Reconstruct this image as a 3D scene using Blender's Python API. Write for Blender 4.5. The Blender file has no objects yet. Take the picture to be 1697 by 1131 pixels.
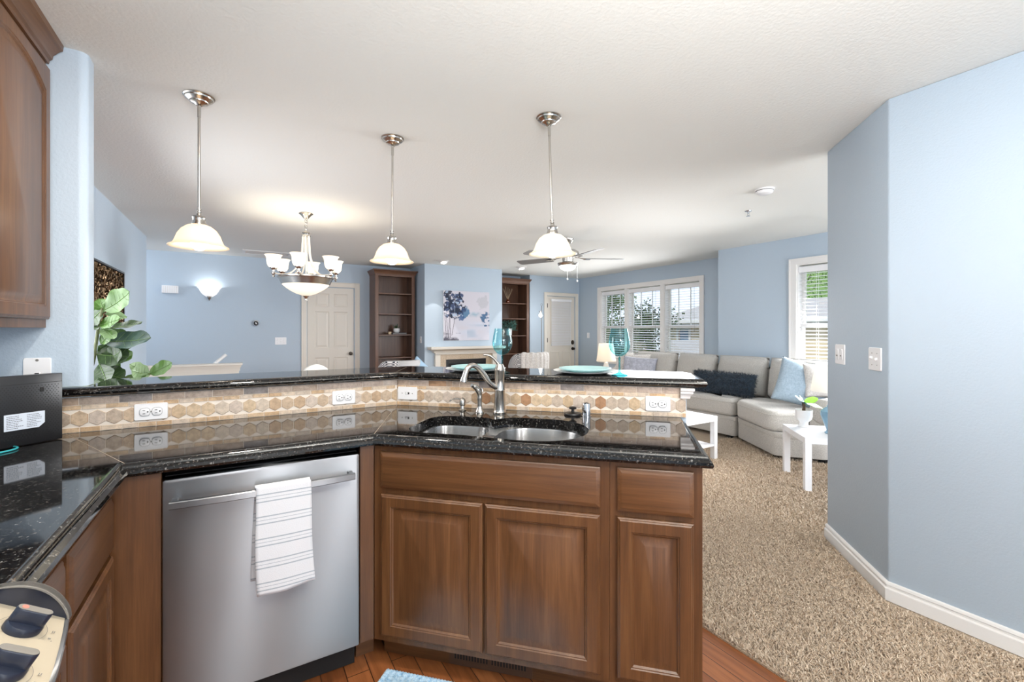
import bpy, bmesh, math, random
import numpy as np
from mathutils import Vector, Matrix

random.seed(7)
RNG = np.random.default_rng(11)
SC = bpy.context.scene
COL = SC.collection
R = math.radians
PI = math.pi

# ------------------------------------------------------------------ camera
cam_d = bpy.data.cameras.new('camera')
cam = bpy.data.objects.new('camera', cam_d)
COL.objects.link(cam)
cam_d.sensor_width = 36.0
cam_d.lens = 740.75 / 1697 * 36.0
cam_d.shift_y = -17.9 / 1697
cam_d.clip_start = 0.02
cam.location = (0, 0, 1.325)
cam.rotation_euler = (R(90), 0, R(58.92 - 90))
SC.camera = cam

# ------------------------------------------------------------------ colour management
vs = SC.view_settings
vs.view_transform = 'Standard'
vs.look = 'None'
vs.exposure = 0.14
vs.gamma = 1.0
vs.use_curve_mapping = False
SC.cycles.use_denoising = True
SC.cycles.sample_clamp_indirect = 6.0
SC.cycles.max_bounces = 10
SC.cycles.diffuse_bounces = 6
SC.cycles.glossy_bounces = 5
SC.cycles.transmission_bounces = 8
SC.cycles.transparent_max_bounces = 16
SC.cycles.caustics_reflective = False
SC.cycles.caustics_refractive = False

# ------------------------------------------------------------------ sky and sun
wd = bpy.data.worlds.new('sky')
SC.world = wd
wd.use_nodes = True
bgn = wd.node_tree.nodes['Background']
bgn.inputs[0].default_value = (0.72, 0.83, 1.0, 1)
bgn.inputs[1].default_value = 1.5


def light(kind, name, loc, energy, color=(1, 1, 1), size=1.0, size_y=None, rot=(0, 0, 0), spread=None):
    d = bpy.data.lights.new(name, kind)
    o = bpy.data.objects.new(name, d)
    COL.objects.link(o)
    o.location = loc
    o.rotation_euler = rot
    d.energy = energy
    d.color = color
    if kind == 'AREA':
        d.size = size
        if size_y:
            d.shape = 'RECTANGLE'
            d.size_y = size_y
        if spread:
            d.spread = spread
    elif kind == 'POINT':
        d.shadow_soft_size = size
    elif kind == 'SUN':
        d.angle = size
    return o


sd = Vector((0.72, -0.25, -0.64))
sun = light('SUN', 'sun', (-5, 5, 9), 1.9, (1.0, 0.95, 0.86), R(1.0))
sun.rotation_euler = sd.to_track_quat('-Z', 'Y').to_euler()

# added area lamps: invented fills out of view, daylight boosts at the seen windows
DAY = (0.98, 0.985, 1.0)
light('AREA', 'fill_kitchen_streak', (0.0, -2.44, 1.25), 26, DAY, 0.40, 2.0, (R(90), 0, 0))  # added unseen strip lamp, reflected as a streak in the dishwasher
light('AREA', 'fill_kitchen_streak_side', (1.25, -2.44, 1.25), 20, DAY, 0.28, 2.0, (R(90), 0, 0))  # second added strip lamp, for another streak on the steel
light('AREA', 'fill_living', (4.4, -0.94, 1.35), 85, DAY, 2.1, 1.5, (R(90), 0, 0))  # added fill for the living area, hidden behind the column
light('AREA', 'fill_dining', (-0.94, 3.55, 1.45), 30, DAY, 1.2, 1.3, (0, R(-76), 0), R(150))  # added fill for the dining area, hidden by the stub wall
light('AREA', 'daylight_boost_triple', (6.22, 5.78, 1.45), 42, DAY, 1.35, 2.3, (0, R(90), 0), R(120))  # added lamp before the seen windows, strengthening their daylight
light('AREA', 'daylight_boost_single', (5.66, 2.30, 1.45), 75, DAY, 1.3, 1.0, (0, R(78), R(-24)), R(80))  # added lamp at the seen window, turned to brighten the left wall
light('AREA', 'fill_stairwell', (-1.95, 7.45, 2.42), 30, DAY, 1.2, 0.8, (0, R(-35), 0))  # added unseen fill for the dim back of the dining area
# added fill lamps under the kitchen ceiling, out of view
light('AREA', 'fill_kitchen_ceiling', (1.0, -0.7, 2.43), 18, (1.0, 0.93, 0.84), 1.2, 0.5, (0, 0, 0))  # invented broad fill lamp over the unseen part of the kitchen
for x_, y_, e_ in ((0.0, 1.45, 17), (1.25, 0.25, 12)):
    light('AREA', 'fill_kitchen_counter', (x_, y_, 2.44), e_, (1.0, 0.91, 0.80), 0.14, 0.14, (0, 0, 0))  # small added fills that brighten the cabinets and worktop
# added unseen fill lamp, bounced off the ceiling behind the camera
light('AREA', 'fill_bounce', (0.30, -0.45, 1.75), 82, (1.0, 0.985, 0.95), 0.5, 0.5, (R(180 - 25), 0, R(-31)))

C = 2.455          # ceiling height
CT = 0.914         # counter height
BARZ = 1.097       # bar top height
BD = Vector((0.70711, -0.70711))   # along the sink run
BN = Vector((0.70711, 0.70711))    # into the sink run


def Bp(a, p):
    v = BD * a + BN * p
    return (v.x, v.y)


# ================================================================== helpers
def srgb(r, g, b):
    def f(c):
        c /= 255.0
        return c / 12.92 if c <= 0.04045 else ((c + 0.055) / 1.055) ** 2.4
    return (f(r), f(g), f(b), 1.0)


def prop(o, label=None, cat=None, group=None, kind=None):
    if label: o['label'] = label
    if cat: o['category'] = cat
    if group: o['group'] = group
    if kind: o['kind'] = kind
    return o


def thing(name, label, cat, loc=(0, 0, 0), rotz=0.0, group=None):
    o = bpy.data.objects.new(name, None)
    COL.objects.link(o)
    o.empty_display_size = 0.05
    o.location = loc
    o.rotation_euler = (0, 0, rotz)
    return prop(o, label, cat, group)


def finish(bm, ang=0.6):
    bmesh.ops.remove_doubles(bm, verts=bm.verts, dist=1e-6)
    bmesh.ops.recalc_face_normals(bm, faces=bm.faces)
    for f in bm.faces:
        f.smooth = False
    for e in bm.edges:
        if len(e.link_faces) == 2:
            an = e.calc_face_angle(9.0)
            e.smooth = an < ang
            if 0.02 < an < ang:
                for f in e.link_faces:
                    f.smooth = True
        else:
            e.smooth = len(e.link_faces) < 2


def obj(name, bm, mat, parent=None, ang=0.6, label=None, keep=False):
    if not keep:
        finish(bm, ang)
    me = bpy.data.meshes.new(name)
    bm.to_mesh(me)
    bm.free()
    o = bpy.data.objects.new(name, me)
    COL.objects.link(o)
    for m in (mat if isinstance(mat, (list, tuple)) else [mat]):
        me.materials.append(m)
    if parent is not None:
        o.parent = parent
    if label:
        o['label'] = label
    return o


def struct(name, bm, mat, ang=0.6, parent=None):
    o = obj(name, bm, mat, parent, ang)
    if parent is None:
        o['kind'] = 'structure'
    return o


def copy_tree(o, parent=None):
    c = o.copy()
    COL.objects.link(c)
    if parent is not None:
        c.parent = parent
    for ch in list(o.children):
        copy_tree(ch, c)
    return c


def NB():
    return bmesh.new()


def box(bm, lo, hi, bev=0.0, seg=2, M=None):
    x0, y0, z0 = lo
    x1, y1, z1 = hi
    vs_ = [bm.verts.new(v) for v in ((x0, y0, z0), (x1, y0, z0), (x1, y1, z0), (x0, y1, z0),
                                     (x0, y0, z1), (x1, y0, z1), (x1, y1, z1), (x0, y1, z1))]
    fs = [bm.faces.new([vs_[i] for i in q]) for q in
          ((0, 3, 2, 1), (4, 5, 6, 7), (0, 1, 5, 4), (1, 2, 6, 5), (2, 3, 7, 6), (3, 0, 4, 7))]
    allv = vs_
    if bev > 0:
        es = list({e for f in fs for e in f.edges})
        r = bmesh.ops.bevel(bm, geom=es, offset=bev, offset_type='OFFSET', segments=seg, profile=0.5, affect='EDGES')
        allv = list({v for f in r['faces'] for v in f.verts} | {v for v in vs_ if v.is_valid})
    if M is not None:
        bmesh.ops.transform(bm, matrix=M, verts=allv)
    return allv


def lathe(bm, prof, n=32, c=(0, 0, 0), M=None, sx=1.0, sy=1.0, fn=None):
    rings = []
    for i, (r, z) in enumerate(prof):
        if r < 1e-6:
            rings.append([bm.verts.new((c[0], c[1], c[2] + z))])
        else:
            ring = []
            for k in range(n):
                a = 2 * PI * k / n
                rr = r * (fn(a, i, r, z) if fn else 1.0)
                ring.append(bm.verts.new((c[0] + rr * math.cos(a) * sx, c[1] + rr * math.sin(a) * sy, c[2] + z)))
            rings.append(ring)
    for A, B_ in zip(rings, rings[1:]):
        if len(A) == 1 and len(B_) == 1:
            continue
        for k in range(n):
            k2 = (k + 1) % n
            if len(A) == 1:
                bm.faces.new((A[0], B_[k], B_[k2]))
            elif len(B_) == 1:
                bm.faces.new((A[k], B_[0], A[k2]))
            else:
                bm.faces.new((A[k], B_[k], B_[k2], A[k2]))
    vv = [v for r_ in rings for v in r_]
    if M is not None:
        bmesh.ops.transform(bm, matrix=M, verts=vv)
    return vv


def cyl(bm, p0, p1, r0, r1=None, n=16):
    p0, p1 = Vector(p0), Vector(p1)
    r1 = r0 if r1 is None else r1
    d = p1 - p0
    M = Matrix.Translation(p0) @ d.to_track_quat('Z', 'Y').to_matrix().to_4x4()
    return lathe(bm, [(0, 0), (r0, 0), (r1, d.length), (0, d.length)], n, M=M)


def tube(bm, pts, rad, n=10, cap=True, flat=1.0):
    pts = [Vector(p) for p in pts]
    m = len(pts)
    rads = rad if isinstance(rad, (list, tuple)) else [rad] * m
    T = []
    for i in range(m):
        t = (pts[min(i + 1, m - 1)] - pts[max(i - 1, 0)])
        T.append(t.normalized() if t.length > 1e-9 else Vector((0, 0, 1)))
    up = Vector((0, 0, 1)) if abs(T[0].z) < 0.9 else Vector((1, 0, 0))
    N_ = (up - T[0] * up.dot(T[0])).normalized()
    rings = []
    for i in range(m):
        if i:
            N_ = N_ - T[i] * N_.dot(T[i])
            N_.normalize()
        Bv = T[i].cross(N_)
        rings.append([bm.verts.new(pts[i] + (N_ * math.cos(2 * PI * k / n) * flat + Bv * math.sin(2 * PI * k / n)) * rads[i]) for k in range(n)])
    for A, B_ in zip(rings, rings[1:]):
        for k in range(n):
            bm.faces.new((A[k], A[(k + 1) % n], B_[(k + 1) % n], B_[k]))
    if cap:
        bm.faces.new(rings[0][::-1])
        bm.faces.new(rings[-1])
    return [v for r_ in rings for v in r_]


def bez(pts, n=16):
    """Catmull-Rom through points"""
    P = [Vector(p) for p in pts]
    P = [P[0] * 2 - P[1]] + P + [P[-1] * 2 - P[-2]]
    out = []
    for i in range(1, len(P) - 2):
        for k in range(n):
            t = k / n
            a, b, c, d = P[i - 1], P[i], P[i + 1], P[i + 2]
            out.append(0.5 * ((2 * b) + (c - a) * t + (2 * a - 5 * b + 4 * c - d) * t * t + (3 * b - a - 3 * c + d) * t ** 3))
    out.append(P[-2])
    return out


def prism(bm, poly, z0, z1, bev=0.0, seg=3, only_top=False):
    b = [bm.verts.new((p[0], p[1], z0)) for p in poly]
    t = [bm.verts.new((p[0], p[1], z1)) for p in poly]
    n = len(poly)
    fb = bm.faces.new(b[::-1])
    ft = bm.faces.new(t)
    sides = [bm.faces.new((b[i], b[(i + 1) % n], t[(i + 1) % n], t[i])) for i in range(n)]
    if bev:
        es = set(ft.edges)
        if not only_top:
            es |= {e for f in sides for e in f.edges}
        bmesh.ops.bevel(bm, geom=list(es), offset=bev, offset_type='OFFSET', segments=seg, profile=0.5, affect='EDGES')
    return ft


def plate_holes(bm, outer, holes, z0, z1):
    """flat plate with holes; z1 top, z0 bottom"""
    loops = []
    edges = []
    for lp in [outer] + holes:
        vv = [bm.verts.new((p[0], p[1], z1)) for p in lp]
        loops.append(vv)
        for i in range(len(vv)):
            edges.append(bm.edges.new((vv[i], vv[(i + 1) % len(vv)])))
    r = bmesh.ops.triangle_fill(bm, use_beauty=True, use_dissolve=False, edges=edges)
    faces = [g for g in r['geom'] if isinstance(g, bmesh.types.BMFace)]
    if z0 is not None:
        low = {}
        for lp in loops:
            for v in lp:
                low[v] = bm.verts.new((v.co.x, v.co.y, z0))
        for lp in loops:
            for i in range(len(lp)):
                a, b = lp[i], lp[(i + 1) % len(lp)]
                bm.faces.new((a, b, low[b], low[a]))
        for f in faces:
            bm.faces.new([low[v] for v in reversed(f.verts)])


def sweep(bm, prof, path, closed=False, caps=True):
    """prof: list of (out, z) with 'out' to the right of the walking direction of the XY path"""
    P = [Vector((p[0], p[1])) for p in path]
    n = len(P)
    rings = []
    for i in range(n):
        if closed:
            d0 = (P[i] - P[i - 1]).normalized()
            d1 = (P[(i + 1) % n] - P[i]).normalized()
        else:
            d0 = (P[i] - P[i - 1]).normalized() if i else (P[1] - P[0]).normalized()
            d1 = (P[i + 1] - P[i]).normalized() if i < n - 1 else d0
        n0 = Vector((d0.y, -d0.x))
        n1 = Vector((d1.y, -d1.x))
        m = (n0 + n1)
        m.normalize()
        s = 1.0 / max(0.3, m.dot(n0))
        rings.append([bm.verts.new((P[i].x + m.x * o * s, P[i].y + m.y * o * s, z)) for o, z in prof])
    k = len(prof)
    rng = range(n) if closed else range(n - 1)
    for i in rng:
        A, B_ = rings[i], rings[(i + 1) % n]
        for j in range(k - 1):
            bm.faces.new((A[j], A[j + 1], B_[j + 1], B_[j]))
    if caps and not closed and k > 2:
        bm.faces.new(rings[0])
        bm.faces.new(rings[-1][::-1])


def rrect(x0, y0, x1, y1, r, n=6):
    out = []
    for cx_, cy_, a0 in ((x1 - r, y0 + r, -90), (x1 - r, y1 - r, 0), (x0 + r, y1 - r, 90), (x0 + r, y0 + r, 180)):
        for k in range(n + 1):
            a = R(a0 + 90 * k / n)
            out.append((cx_ + r * math.cos(a), cy_ + r * math.sin(a)))
    return out


def loft(bm, loops, cap0=False, cap1=False, closed=True):
    rr = [[bm.verts.new(p) for p in lp] for lp in loops]
    n = len(rr[0])
    for A, B_ in zip(rr, rr[1:]):
        for k in range(n if closed else n - 1):
            bm.faces.new((A[k], A[(k + 1) % n], B_[(k + 1) % n], B_[k]))
    if cap0: bm.faces.new(rr[0][::-1])
    if cap1: bm.faces.new(rr[-1])
    return rr


def tf(bm, verts, M):
    bmesh.ops.transform(bm, matrix=M, verts=verts)


def Mx(loc=(0, 0, 0), rz=0, rx=0, ry=0):
    return Matrix.Translation(Vector(loc)) @ Matrix.Rotation(rz, 4, 'Z') @ Matrix.Rotation(ry, 4, 'Y') @ Matrix.Rotation(rx, 4, 'X')


def mesh_from(name, co, faces, mat, parent=None, smooth=True):
    me = bpy.data.meshes.new(name)
    me.from_pydata([tuple(map(float, c)) for c in co], [], [tuple(map(int, f)) for f in faces])
    me.update()
    if smooth:
        for p in me.polygons:
            p.use_smooth = True
    o = bpy.data.objects.new(name, me)
    COL.objects.link(o)
    me.materials.append(mat)
    if parent is not None:
        o.parent = parent
    return o


# ================================================================== materials
class NT:
    def __init__(self, name):
        self.m = bpy.data.materials.new(name)
        self.m.use_nodes = True
        self.t = self.m.node_tree
        self.b = self.t.nodes['Principled BSDF']
        self.out = self.t.nodes['Material Output']
        self._co = None

    def n(self, typ, **kw):
        nd = self.t.nodes.new(typ)
        for k, v in kw.items():
            if k.startswith('i_'):
                key = k[2:]
                key = int(key) if key.isdigit() else key.replace('_', ' ')
                nd.inputs[key].default_value = v
            else:
                setattr(nd, k, v)
        return nd

    def l(self, a, b):
        self.t.links.new(a, b)

    def co(self):
        if not self._co:
            self._co = self.n('ShaderNodeTexCoord').outputs['Object']
        return self._co

    def mapped(self, scale=(1, 1, 1), loc=(0, 0, 0), rot=(0, 0, 0)):
        mp = self.n('ShaderNodeMapping')
        mp.inputs['Scale'].default_value = scale
        mp.inputs['Location'].default_value = loc
        mp.inputs['Rotation'].default_value = rot
        self.l(self.co(), mp.inputs['Vector'])
        return mp.outputs[0]

    def noise(self, scale, detail=3, rough=0.5, vec=None, dist=0.0):
        nd = self.n('ShaderNodeTexNoise')
        nd.inputs['Scale'].default_value = scale
        nd.inputs['Detail'].default_value = detail
        nd.inputs['Roughness'].default_value = rough
        nd.inputs['Distortion'].default_value = dist
        self.l(vec if vec is not None else self.co(), nd.inputs['Vector'])
        return nd.outputs['Fac']

    def ramp(self, fac, stops, interp='LINEAR'):
        nd = self.n('ShaderNodeValToRGB')
        cr = nd.color_ramp
        cr.interpolation = interp
        while len(cr.elements) < len(stops):
            cr.elements.new(0.5)
        for e, (p, c) in zip(cr.elements, stops):
            e.position = p
            e.color = c
        self.l(fac, nd.inputs[0])
        return nd.outputs[0]

    def mix(self, fac, a, b, mode='MIX'):
        nd = self.n('ShaderNodeMix', data_type='RGBA', blend_type=mode)
        for s, v in ((0, fac), (6, a), (7, b)):
            if isinstance(v, (int, float, tuple)):
                nd.inputs[s].default_value = v
            else:
                self.l(v, nd.inputs[s])
        return nd.outputs[2]

    def math(self, op, a, b=None, c=None):
        nd = self.n('ShaderNodeMath', operation=op)
        for i, v in enumerate((a, b, c)):
            if v is None: continue
            if isinstance(v, (int, float)):
                nd.inputs[i].default_value = v
            else:
                self.l(v, nd.inputs[i])
        return nd.outputs[0]

    def bump(self, h, strength=0.2, dist=0.01):
        nd = self.n('ShaderNodeBump')
        nd.inputs['Strength'].default_value = strength
        nd.inputs['Distance'].default_value = dist
        self.l(h, nd.inputs['Height'])
        self.l(nd.outputs[0], self.b.inputs['Normal'])
        return nd

    def base(self, v):
        if isinstance(v, tuple):
            self.b.inputs['Base Color'].default_value = v
        else:
            self.l(v, self.b.inputs['Base Color'])

    def set(self, **kw):
        for k, v in kw.items():
            self.b.inputs[k.replace('_', ' ')].default_value = v
        return self


def plain(name, col, rough=0.5, metal=0.0, **kw):
    t = NT(name)
    t.base(col)
    t.set(Roughness=rough, Metallic=metal, **kw)
    return t.m


def paint(name, col, rough=0.55, bscale=90, bs=0.10):
    t = NT(name)
    t.base(col)
    t.set(Roughness=rough)
    a = t.noise(bscale, 2, 0.5)
    t.bump(a, bs, 0.01)
    return t.m


def wood(name, axis, dark, mid, light_, rough=0.38, sc=1.0, coat=0.12):
    t = NT(name)
    s = [13 * sc, 13 * sc, 13 * sc]
    s['xyz'.index(axis)] = 0.9 * sc
    v = t.mapped(tuple(s))
    a = t.noise(2.0, 6, 0.62, v, 0.6)
    s2 = [90, 90, 90]
    s2['xyz'.index(axis)] = 3.0
    v2 = t.mapped(tuple(s2))
    b = t.noise(2.0, 2, 0.5, v2)
    s3 = [2.2, 2.2, 2.2]
    s3['xyz'.index(axis)] = 0.6
    g = t.noise(2.0, 2, 0.5, t.mapped(tuple(s3)))
    k = t.math('ADD', t.math('MULTIPLY', a, 0.55), t.math('ADD', t.math('MULTIPLY', b, 0.20), t.math('MULTIPLY', g, 0.25)))
    t.base(t.ramp(k, [(0.30, dark), (0.5, mid), (0.70, light_)]))
    t.set(Roughness=rough, Coat_Weight=coat, Coat_Roughness=0.2)
    t.bump(b, 0.04, 0.002)
    return t.m


def emit(name, col, strength):
    t = NT(name)
    t.base((0.9, 0.9, 0.9, 1))
    t.b.inputs['Emission Color'].default_value = col
    t.b.inputs['Emission Strength'].default_value = strength
    return t.m


M = {}
M['blue'] = paint('blue wall paint', srgb(181, 196, 210), 0.5, 110, 0.12)
M['ceil'] = paint('ceiling paint', srgb(233, 234, 230), 0.7, 70, 0.14)
M['white'] = plain('white trim paint', srgb(232, 230, 228), 0.35)
M['cream'] = plain('cream trim paint', srgb(226, 219, 208), 0.4)
M['lacquer'] = plain('white lacquer', srgb(238, 238, 240), 0.25)
WD, WM, WL = srgb(62, 38, 20), srgb(94, 61, 35), srgb(119, 82, 50)
M['wz'] = wood('cabinet wood upright', 'z', WD, WM, WL)
M['wx'] = wood('cabinet wood level', 'x', WD, WM, WL)
M['wy'] = wood('cabinet wood deep', 'y', WD, WM, WL)
SD, SM_, SL = srgb(74, 47, 33), srgb(99, 66, 47), srgb(122, 85, 62)
M['bz'] = wood('bookcase wood upright', 'z', SD, SM_, SL, 0.4)
M['bx'] = wood('bookcase wood level', 'x', SD, SM_, SL, 0.4)
M['dark'] = plain('black recess', srgb(14, 13, 13), 0.7)
M['black'] = plain('black plastic', srgb(22, 22, 25), 0.35)
M['slate'] = plain('dark navy plastic', srgb(28, 34, 50), 0.32)
M['slate2'] = plain('blue grey plastic', srgb(72, 86, 116), 0.4)
M['kgrey'] = plain('grey plastic', srgb(120, 116, 110), 0.4)
M['nickel'] = plain('brushed nickel', srgb(190, 186, 180), 0.24, 1.0)
M['chrome'] = plain('bright chrome', srgb(210, 210, 212), 0.1, 1.0)
M['plate'] = plain('white plastic plate', srgb(240, 240, 242), 0.3)
M['slot'] = plain('outlet slots', srgb(40, 38, 38), 0.5)
M['bronze'] = plain('dark bronze', srgb(70, 62, 56), 0.35, 0.9)


def steel(name, axis, col=srgb(176, 174, 172), rough=0.27):
    t = NT(name)
    s = [420, 420, 420]
    s['xyz'.index(axis)] = 4
    a = t.noise(1.0, 2, 0.5, t.mapped(tuple(s)))
    t.base(col)
    t.set(Metallic=1.0, Anisotropic=0.95, Anisotropic_Rotation=0.25)
    r_ = t.math('ADD', t.math('MULTIPLY', a, 0.012), rough - 0.006)
    t.l(r_, t.b.inputs['Roughness'])
    return t.m


M['steel'] = steel('brushed stainless', 'x', srgb(140, 142, 145), 0.36)
M['sink'] = steel('sink stainless', 'x', srgb(190, 189, 188), 0.25)


def granite():
    t = NT('black granite')
    v = t.n('ShaderNodeTexVoronoi', feature='F1')
    v.inputs['Scale'].default_value = 260
    t.l(t.co(), v.inputs['Vector'])
    a = t.noise(120, 3, 0.7)
    b = t.noise(30, 3, 0.6)
    sp = t.math('MULTIPLY', t.ramp(a, [(0.56, (0, 0, 0, 1)), (0.72, (1, 1, 1, 1))]), t.ramp(b, [(0.3, (0.2, 0.2, 0.2, 1)), (0.7, (1, 1, 1, 1))]))
    cellc = t.mix(v.outputs['Color'], srgb(92, 78, 62), srgb(150, 150, 150))
    c0 = t.ramp(v.outputs['Distance'], [(0.0, srgb(26, 24, 23)), (0.6, srgb(8, 8, 9))])
    t.base(t.mix(sp, c0, cellc))
    t.set(Roughness=0.05, IOR=1.55)
    return t.m


M['granite'] = granite()
M['seam'] = plain('granite seam filler', srgb(150, 135, 115), 0.4)


def stone_tile(name, cols):
    t = NT(name)
    g = t.n('ShaderNodeNewGeometry')
    rp = g.outputs['Random Per Island']
    n = len(cols)
    base = t.ramp(rp, [(i / n, c) for i, c in enumerate(cols)], 'CONSTANT')
    a = t.noise(55, 5, 0.65)
    b = t.noise(260, 2, 0.6)
    m1 = t.mix(0.55, base, t.ramp(a, [(0.3, (0.35, 0.33, 0.31, 1)), (0.65, (1, 1, 1, 1))]), 'MULTIPLY')
    pit = t.ramp(b, [(0.30, (0.55, 0.5, 0.45, 1)), (0.40, (1, 1, 1, 1))])
    t.base(t.mix(0.5, m1, pit, 'MULTIPLY'))
    t.set(Roughness=0.5)
    t.bump(a, 0.15, 0.002)
    return t.m


M['hex'] = stone_tile('hexagon travertine', [srgb(204, 180, 154), srgb(196, 168, 138), srgb(212, 196, 178), srgb(194, 176, 158), srgb(204, 178, 146),
                                             srgb(208, 192, 178), srgb(200, 178, 154), srgb(212, 188, 158), srgb(176, 134, 100), srgb(202, 184, 166)])
M['subway'] = stone_tile('travertine brick', [srgb(178, 152, 130), srgb(196, 176, 160), srgb(186, 164, 146), srgb(172, 136, 106),
                                              srgb(200, 184, 172), srgb(148, 138, 134), srgb(190, 170, 156)])
M['border'] = stone_tile('travertine border', [srgb(212, 184, 152), srgb(222, 202, 180), srgb(202, 170, 134), srgb(214, 196, 178)])
M['grout'] = plain('pale grout', srgb(228, 218, 206), 0.8)


def planks():
    t = NT('hardwood planks')
    br = t.n('ShaderNodeTexBrick')
    br.offset = 0.37
    br.inputs['Scale'].default_value = 1.0
    br.inputs['Brick Width'].default_value = 1.3
    br.inputs['Row Height'].default_value = 0.085
    br.inputs['Mortar Size'].default_value = 0.0018
    br.inputs['Mortar Smooth'].default_value = 0.2
    br.inputs['Bias'].default_value = 0.0
    br.inputs['Color1'].default_value = srgb(122, 70, 38)
    br.inputs['Color2'].default_value = srgb(158, 98, 58)
    br.inputs['Mortar'].default_value = srgb(40, 22, 12)
    t.l(t.mapped((1, 1, 1), (0, 0, 0), (0, 0, R(90))), br.inputs['Vector'])
    a = t.noise(2.0, 6, 0.65, t.mapped((22, 1.6, 22)), 0.5)
    col = t.mix(0.8, br.outputs['Color'], t.ramp(a, [(0.3, (0.5, 0.45, 0.4, 1)), (0.65, (1.1, 1.1, 1.1, 1))]), 'MULTIPLY')
    k = t.noise(9, 3, 0.6)
    col = t.mix(t.ramp(k, [(0.70, (0, 0, 0, 1)), (0.76, (1, 1, 1, 1))]), col, srgb(46, 24, 14))
    t.base(col)
    t.set(Roughness=0.32)
    t.bump(br.outputs['Fac'], -0.2, 0.002)
    return t.m


M['planks'] = planks()


def carpet_mat(name, island):
    t = NT(name)
    if island:
        g = t.n('ShaderNodeNewGeometry').outputs['Random Per Island']
        t.base(t.ramp(g, [(0.0, srgb(178, 157, 133)), (0.35, srgb(198, 178, 155)), (0.7, srgb(214, 196, 174)), (1.0, srgb(228, 212, 192))]))
    else:
        a = t.noise(160, 3, 0.7)
        t.base(t.ramp(a, [(0.35, srgb(140, 118, 94)), (0.65, srgb(205, 184, 157))]))
        t.bump(a, 0.8, 0.012)
    t.set(Roughness=0.95)
    t.b.inputs['Sheen Weight'].default_value = 0.2
    return t.m


M['carpet'] = carpet_mat('beige carpet backing', False)
M['pile'] = carpet_mat('beige carpet pile', True)


def fabric(name, c1, c2, sc=220, rough=0.95, bs=0.35, stretch=(1, 1, 1)):
    t = NT(name)
    a = t.noise(sc, 3, 0.65, t.mapped(stretch))
    t.base(t.ramp(a, [(0.3, c1), (0.7, c2)]))
    t.set(Roughness=rough)
    t.b.inputs['Sheen Weight'].default_value = 0.25
    t.bump(a, bs, 0.004)
    return t.m


M['sofa'] = fabric('grey linen upholstery', srgb(158, 154, 148), srgb(206, 202, 196), 110, stretch=(1, 1.0, 2.2))
M['pgrey'] = fabric('lavender grey velvet', srgb(150, 152, 164), srgb(188, 190, 202), 25, 0.7)
M['pblue'] = fabric('pale blue cotton', srgb(146, 166, 182), srgb(174, 192, 206), 60)
M['pcream'] = fabric('cream knit', srgb(196, 190, 184), srgb(232, 228, 224), 60)
M['navy'] = fabric('navy shag', srgb(14, 26, 38), srgb(48, 66, 82), 40)
M['mat'] = fabric('blue woven cotton', srgb(96, 150, 192), srgb(196, 220, 234), 75, bs=0.8)
M['whitefab'] = fabric('white chair fabric', srgb(222, 218, 210), srgb(240, 236, 230), 120)


def diamond():
    t = NT('black and white diamond fabric')
    sp = t.n('ShaderNodeSeparateXYZ')
    t.l(t.co(), sp.inputs[0])
    x = t.math('PINGPONG', t.math('ADD', sp.outputs[0], sp.outputs[1]), 0.034)
    z = t.math('PINGPONG', sp.outputs[2], 0.042)
    k = t.math('ADD', t.math('DIVIDE', x, 0.034), t.math('DIVIDE', z, 0.042))
    k = t.math('FRACT', t.math('MULTIPLY', k, 2.0))
    t.base(t.ramp(k, [(0.0, srgb(232, 230, 228)), (0.52, srgb(52, 56, 66))], 'CONSTANT'))
    t.set(Roughness=0.9)
    return t.m


M['diamond'] = diamond()


def towel_mat():
    t = NT('white striped cotton')
    sp = t.n('ShaderNodeSeparateXYZ')
    t.l(t.co(), sp.inputs[0])
    z = t.math('FLOORED_MODULO', t.math('ADD', sp.outputs[2], -0.002), 0.0735)
    def band(c, w):
        return t.math('LESS_THAN', t.math('ABSOLUTE', t.math('SUBTRACT', z, c)), w)
    s = t.math('MAXIMUM', band(0.012, 0.0021), t.math('MAXIMUM', band(0.024, 0.0009), band(0.036, 0.0021)))
    a = t.noise(300, 2, 0.6)
    t.base(t.mix(s, srgb(218, 220, 224), srgb(164, 173, 182)))
    t.set(Roughness=0.95)
    t.bump(a, 0.3, 0.002)
    return t.m


M['towel'] = towel_mat()


def leaf(name, c1, c2, vein, sc=9):
    t = NT(name)
    a = t.noise(sc, 3, 0.6)
    t.base(t.ramp(a, [(0.3, c1), (0.7, c2)]))
    t.set(Roughness=0.38)
    tr = t.n('ShaderNodeBsdfTranslucent')
    tr.inputs[0].default_value = vein
    mx = t.n('ShaderNodeMixShader')
    mx.inputs[0].default_value = 0.12
    t.l(t.b.outputs[0], mx.inputs[1])
    t.l(tr.outputs[0], mx.inputs[2])
    t.l(mx.outputs[0], t.out.inputs[0])
    return t.m


M['leaf'] = leaf('fig leaf green', srgb(58, 92, 34), srgb(86, 122, 54), srgb(80, 118, 44))
M['leafd'] = leaf('fig leaf dark', srgb(38, 56, 32), srgb(62, 84, 50), srgb(50, 80, 36))
M['leafb'] = leaf('fig leaf blue green', srgb(40, 62, 56), srgb(70, 94, 84), srgb(46, 70, 48))
M['leafl'] = leaf('fig leaf pale', srgb(104, 132, 88), srgb(142, 166, 128), srgb(96, 126, 70))
M['lime'] = leaf('lime leaf', srgb(126, 190, 60), srgb(170, 222, 90), srgb(150, 200, 60))
M['teal'] = leaf('teal leaf', srgb(30, 96, 110), srgb(70, 140, 150), srgb(40, 110, 110))
M['sage'] = leaf('sage leaf', srgb(70, 120, 112), srgb(140, 180, 168), srgb(90, 130, 110))
M['vein'] = plain('leaf vein', srgb(104, 132, 76), 0.5)
M['figst'] = plain('fig stem', srgb(84, 92, 56), 0.6)
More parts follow.
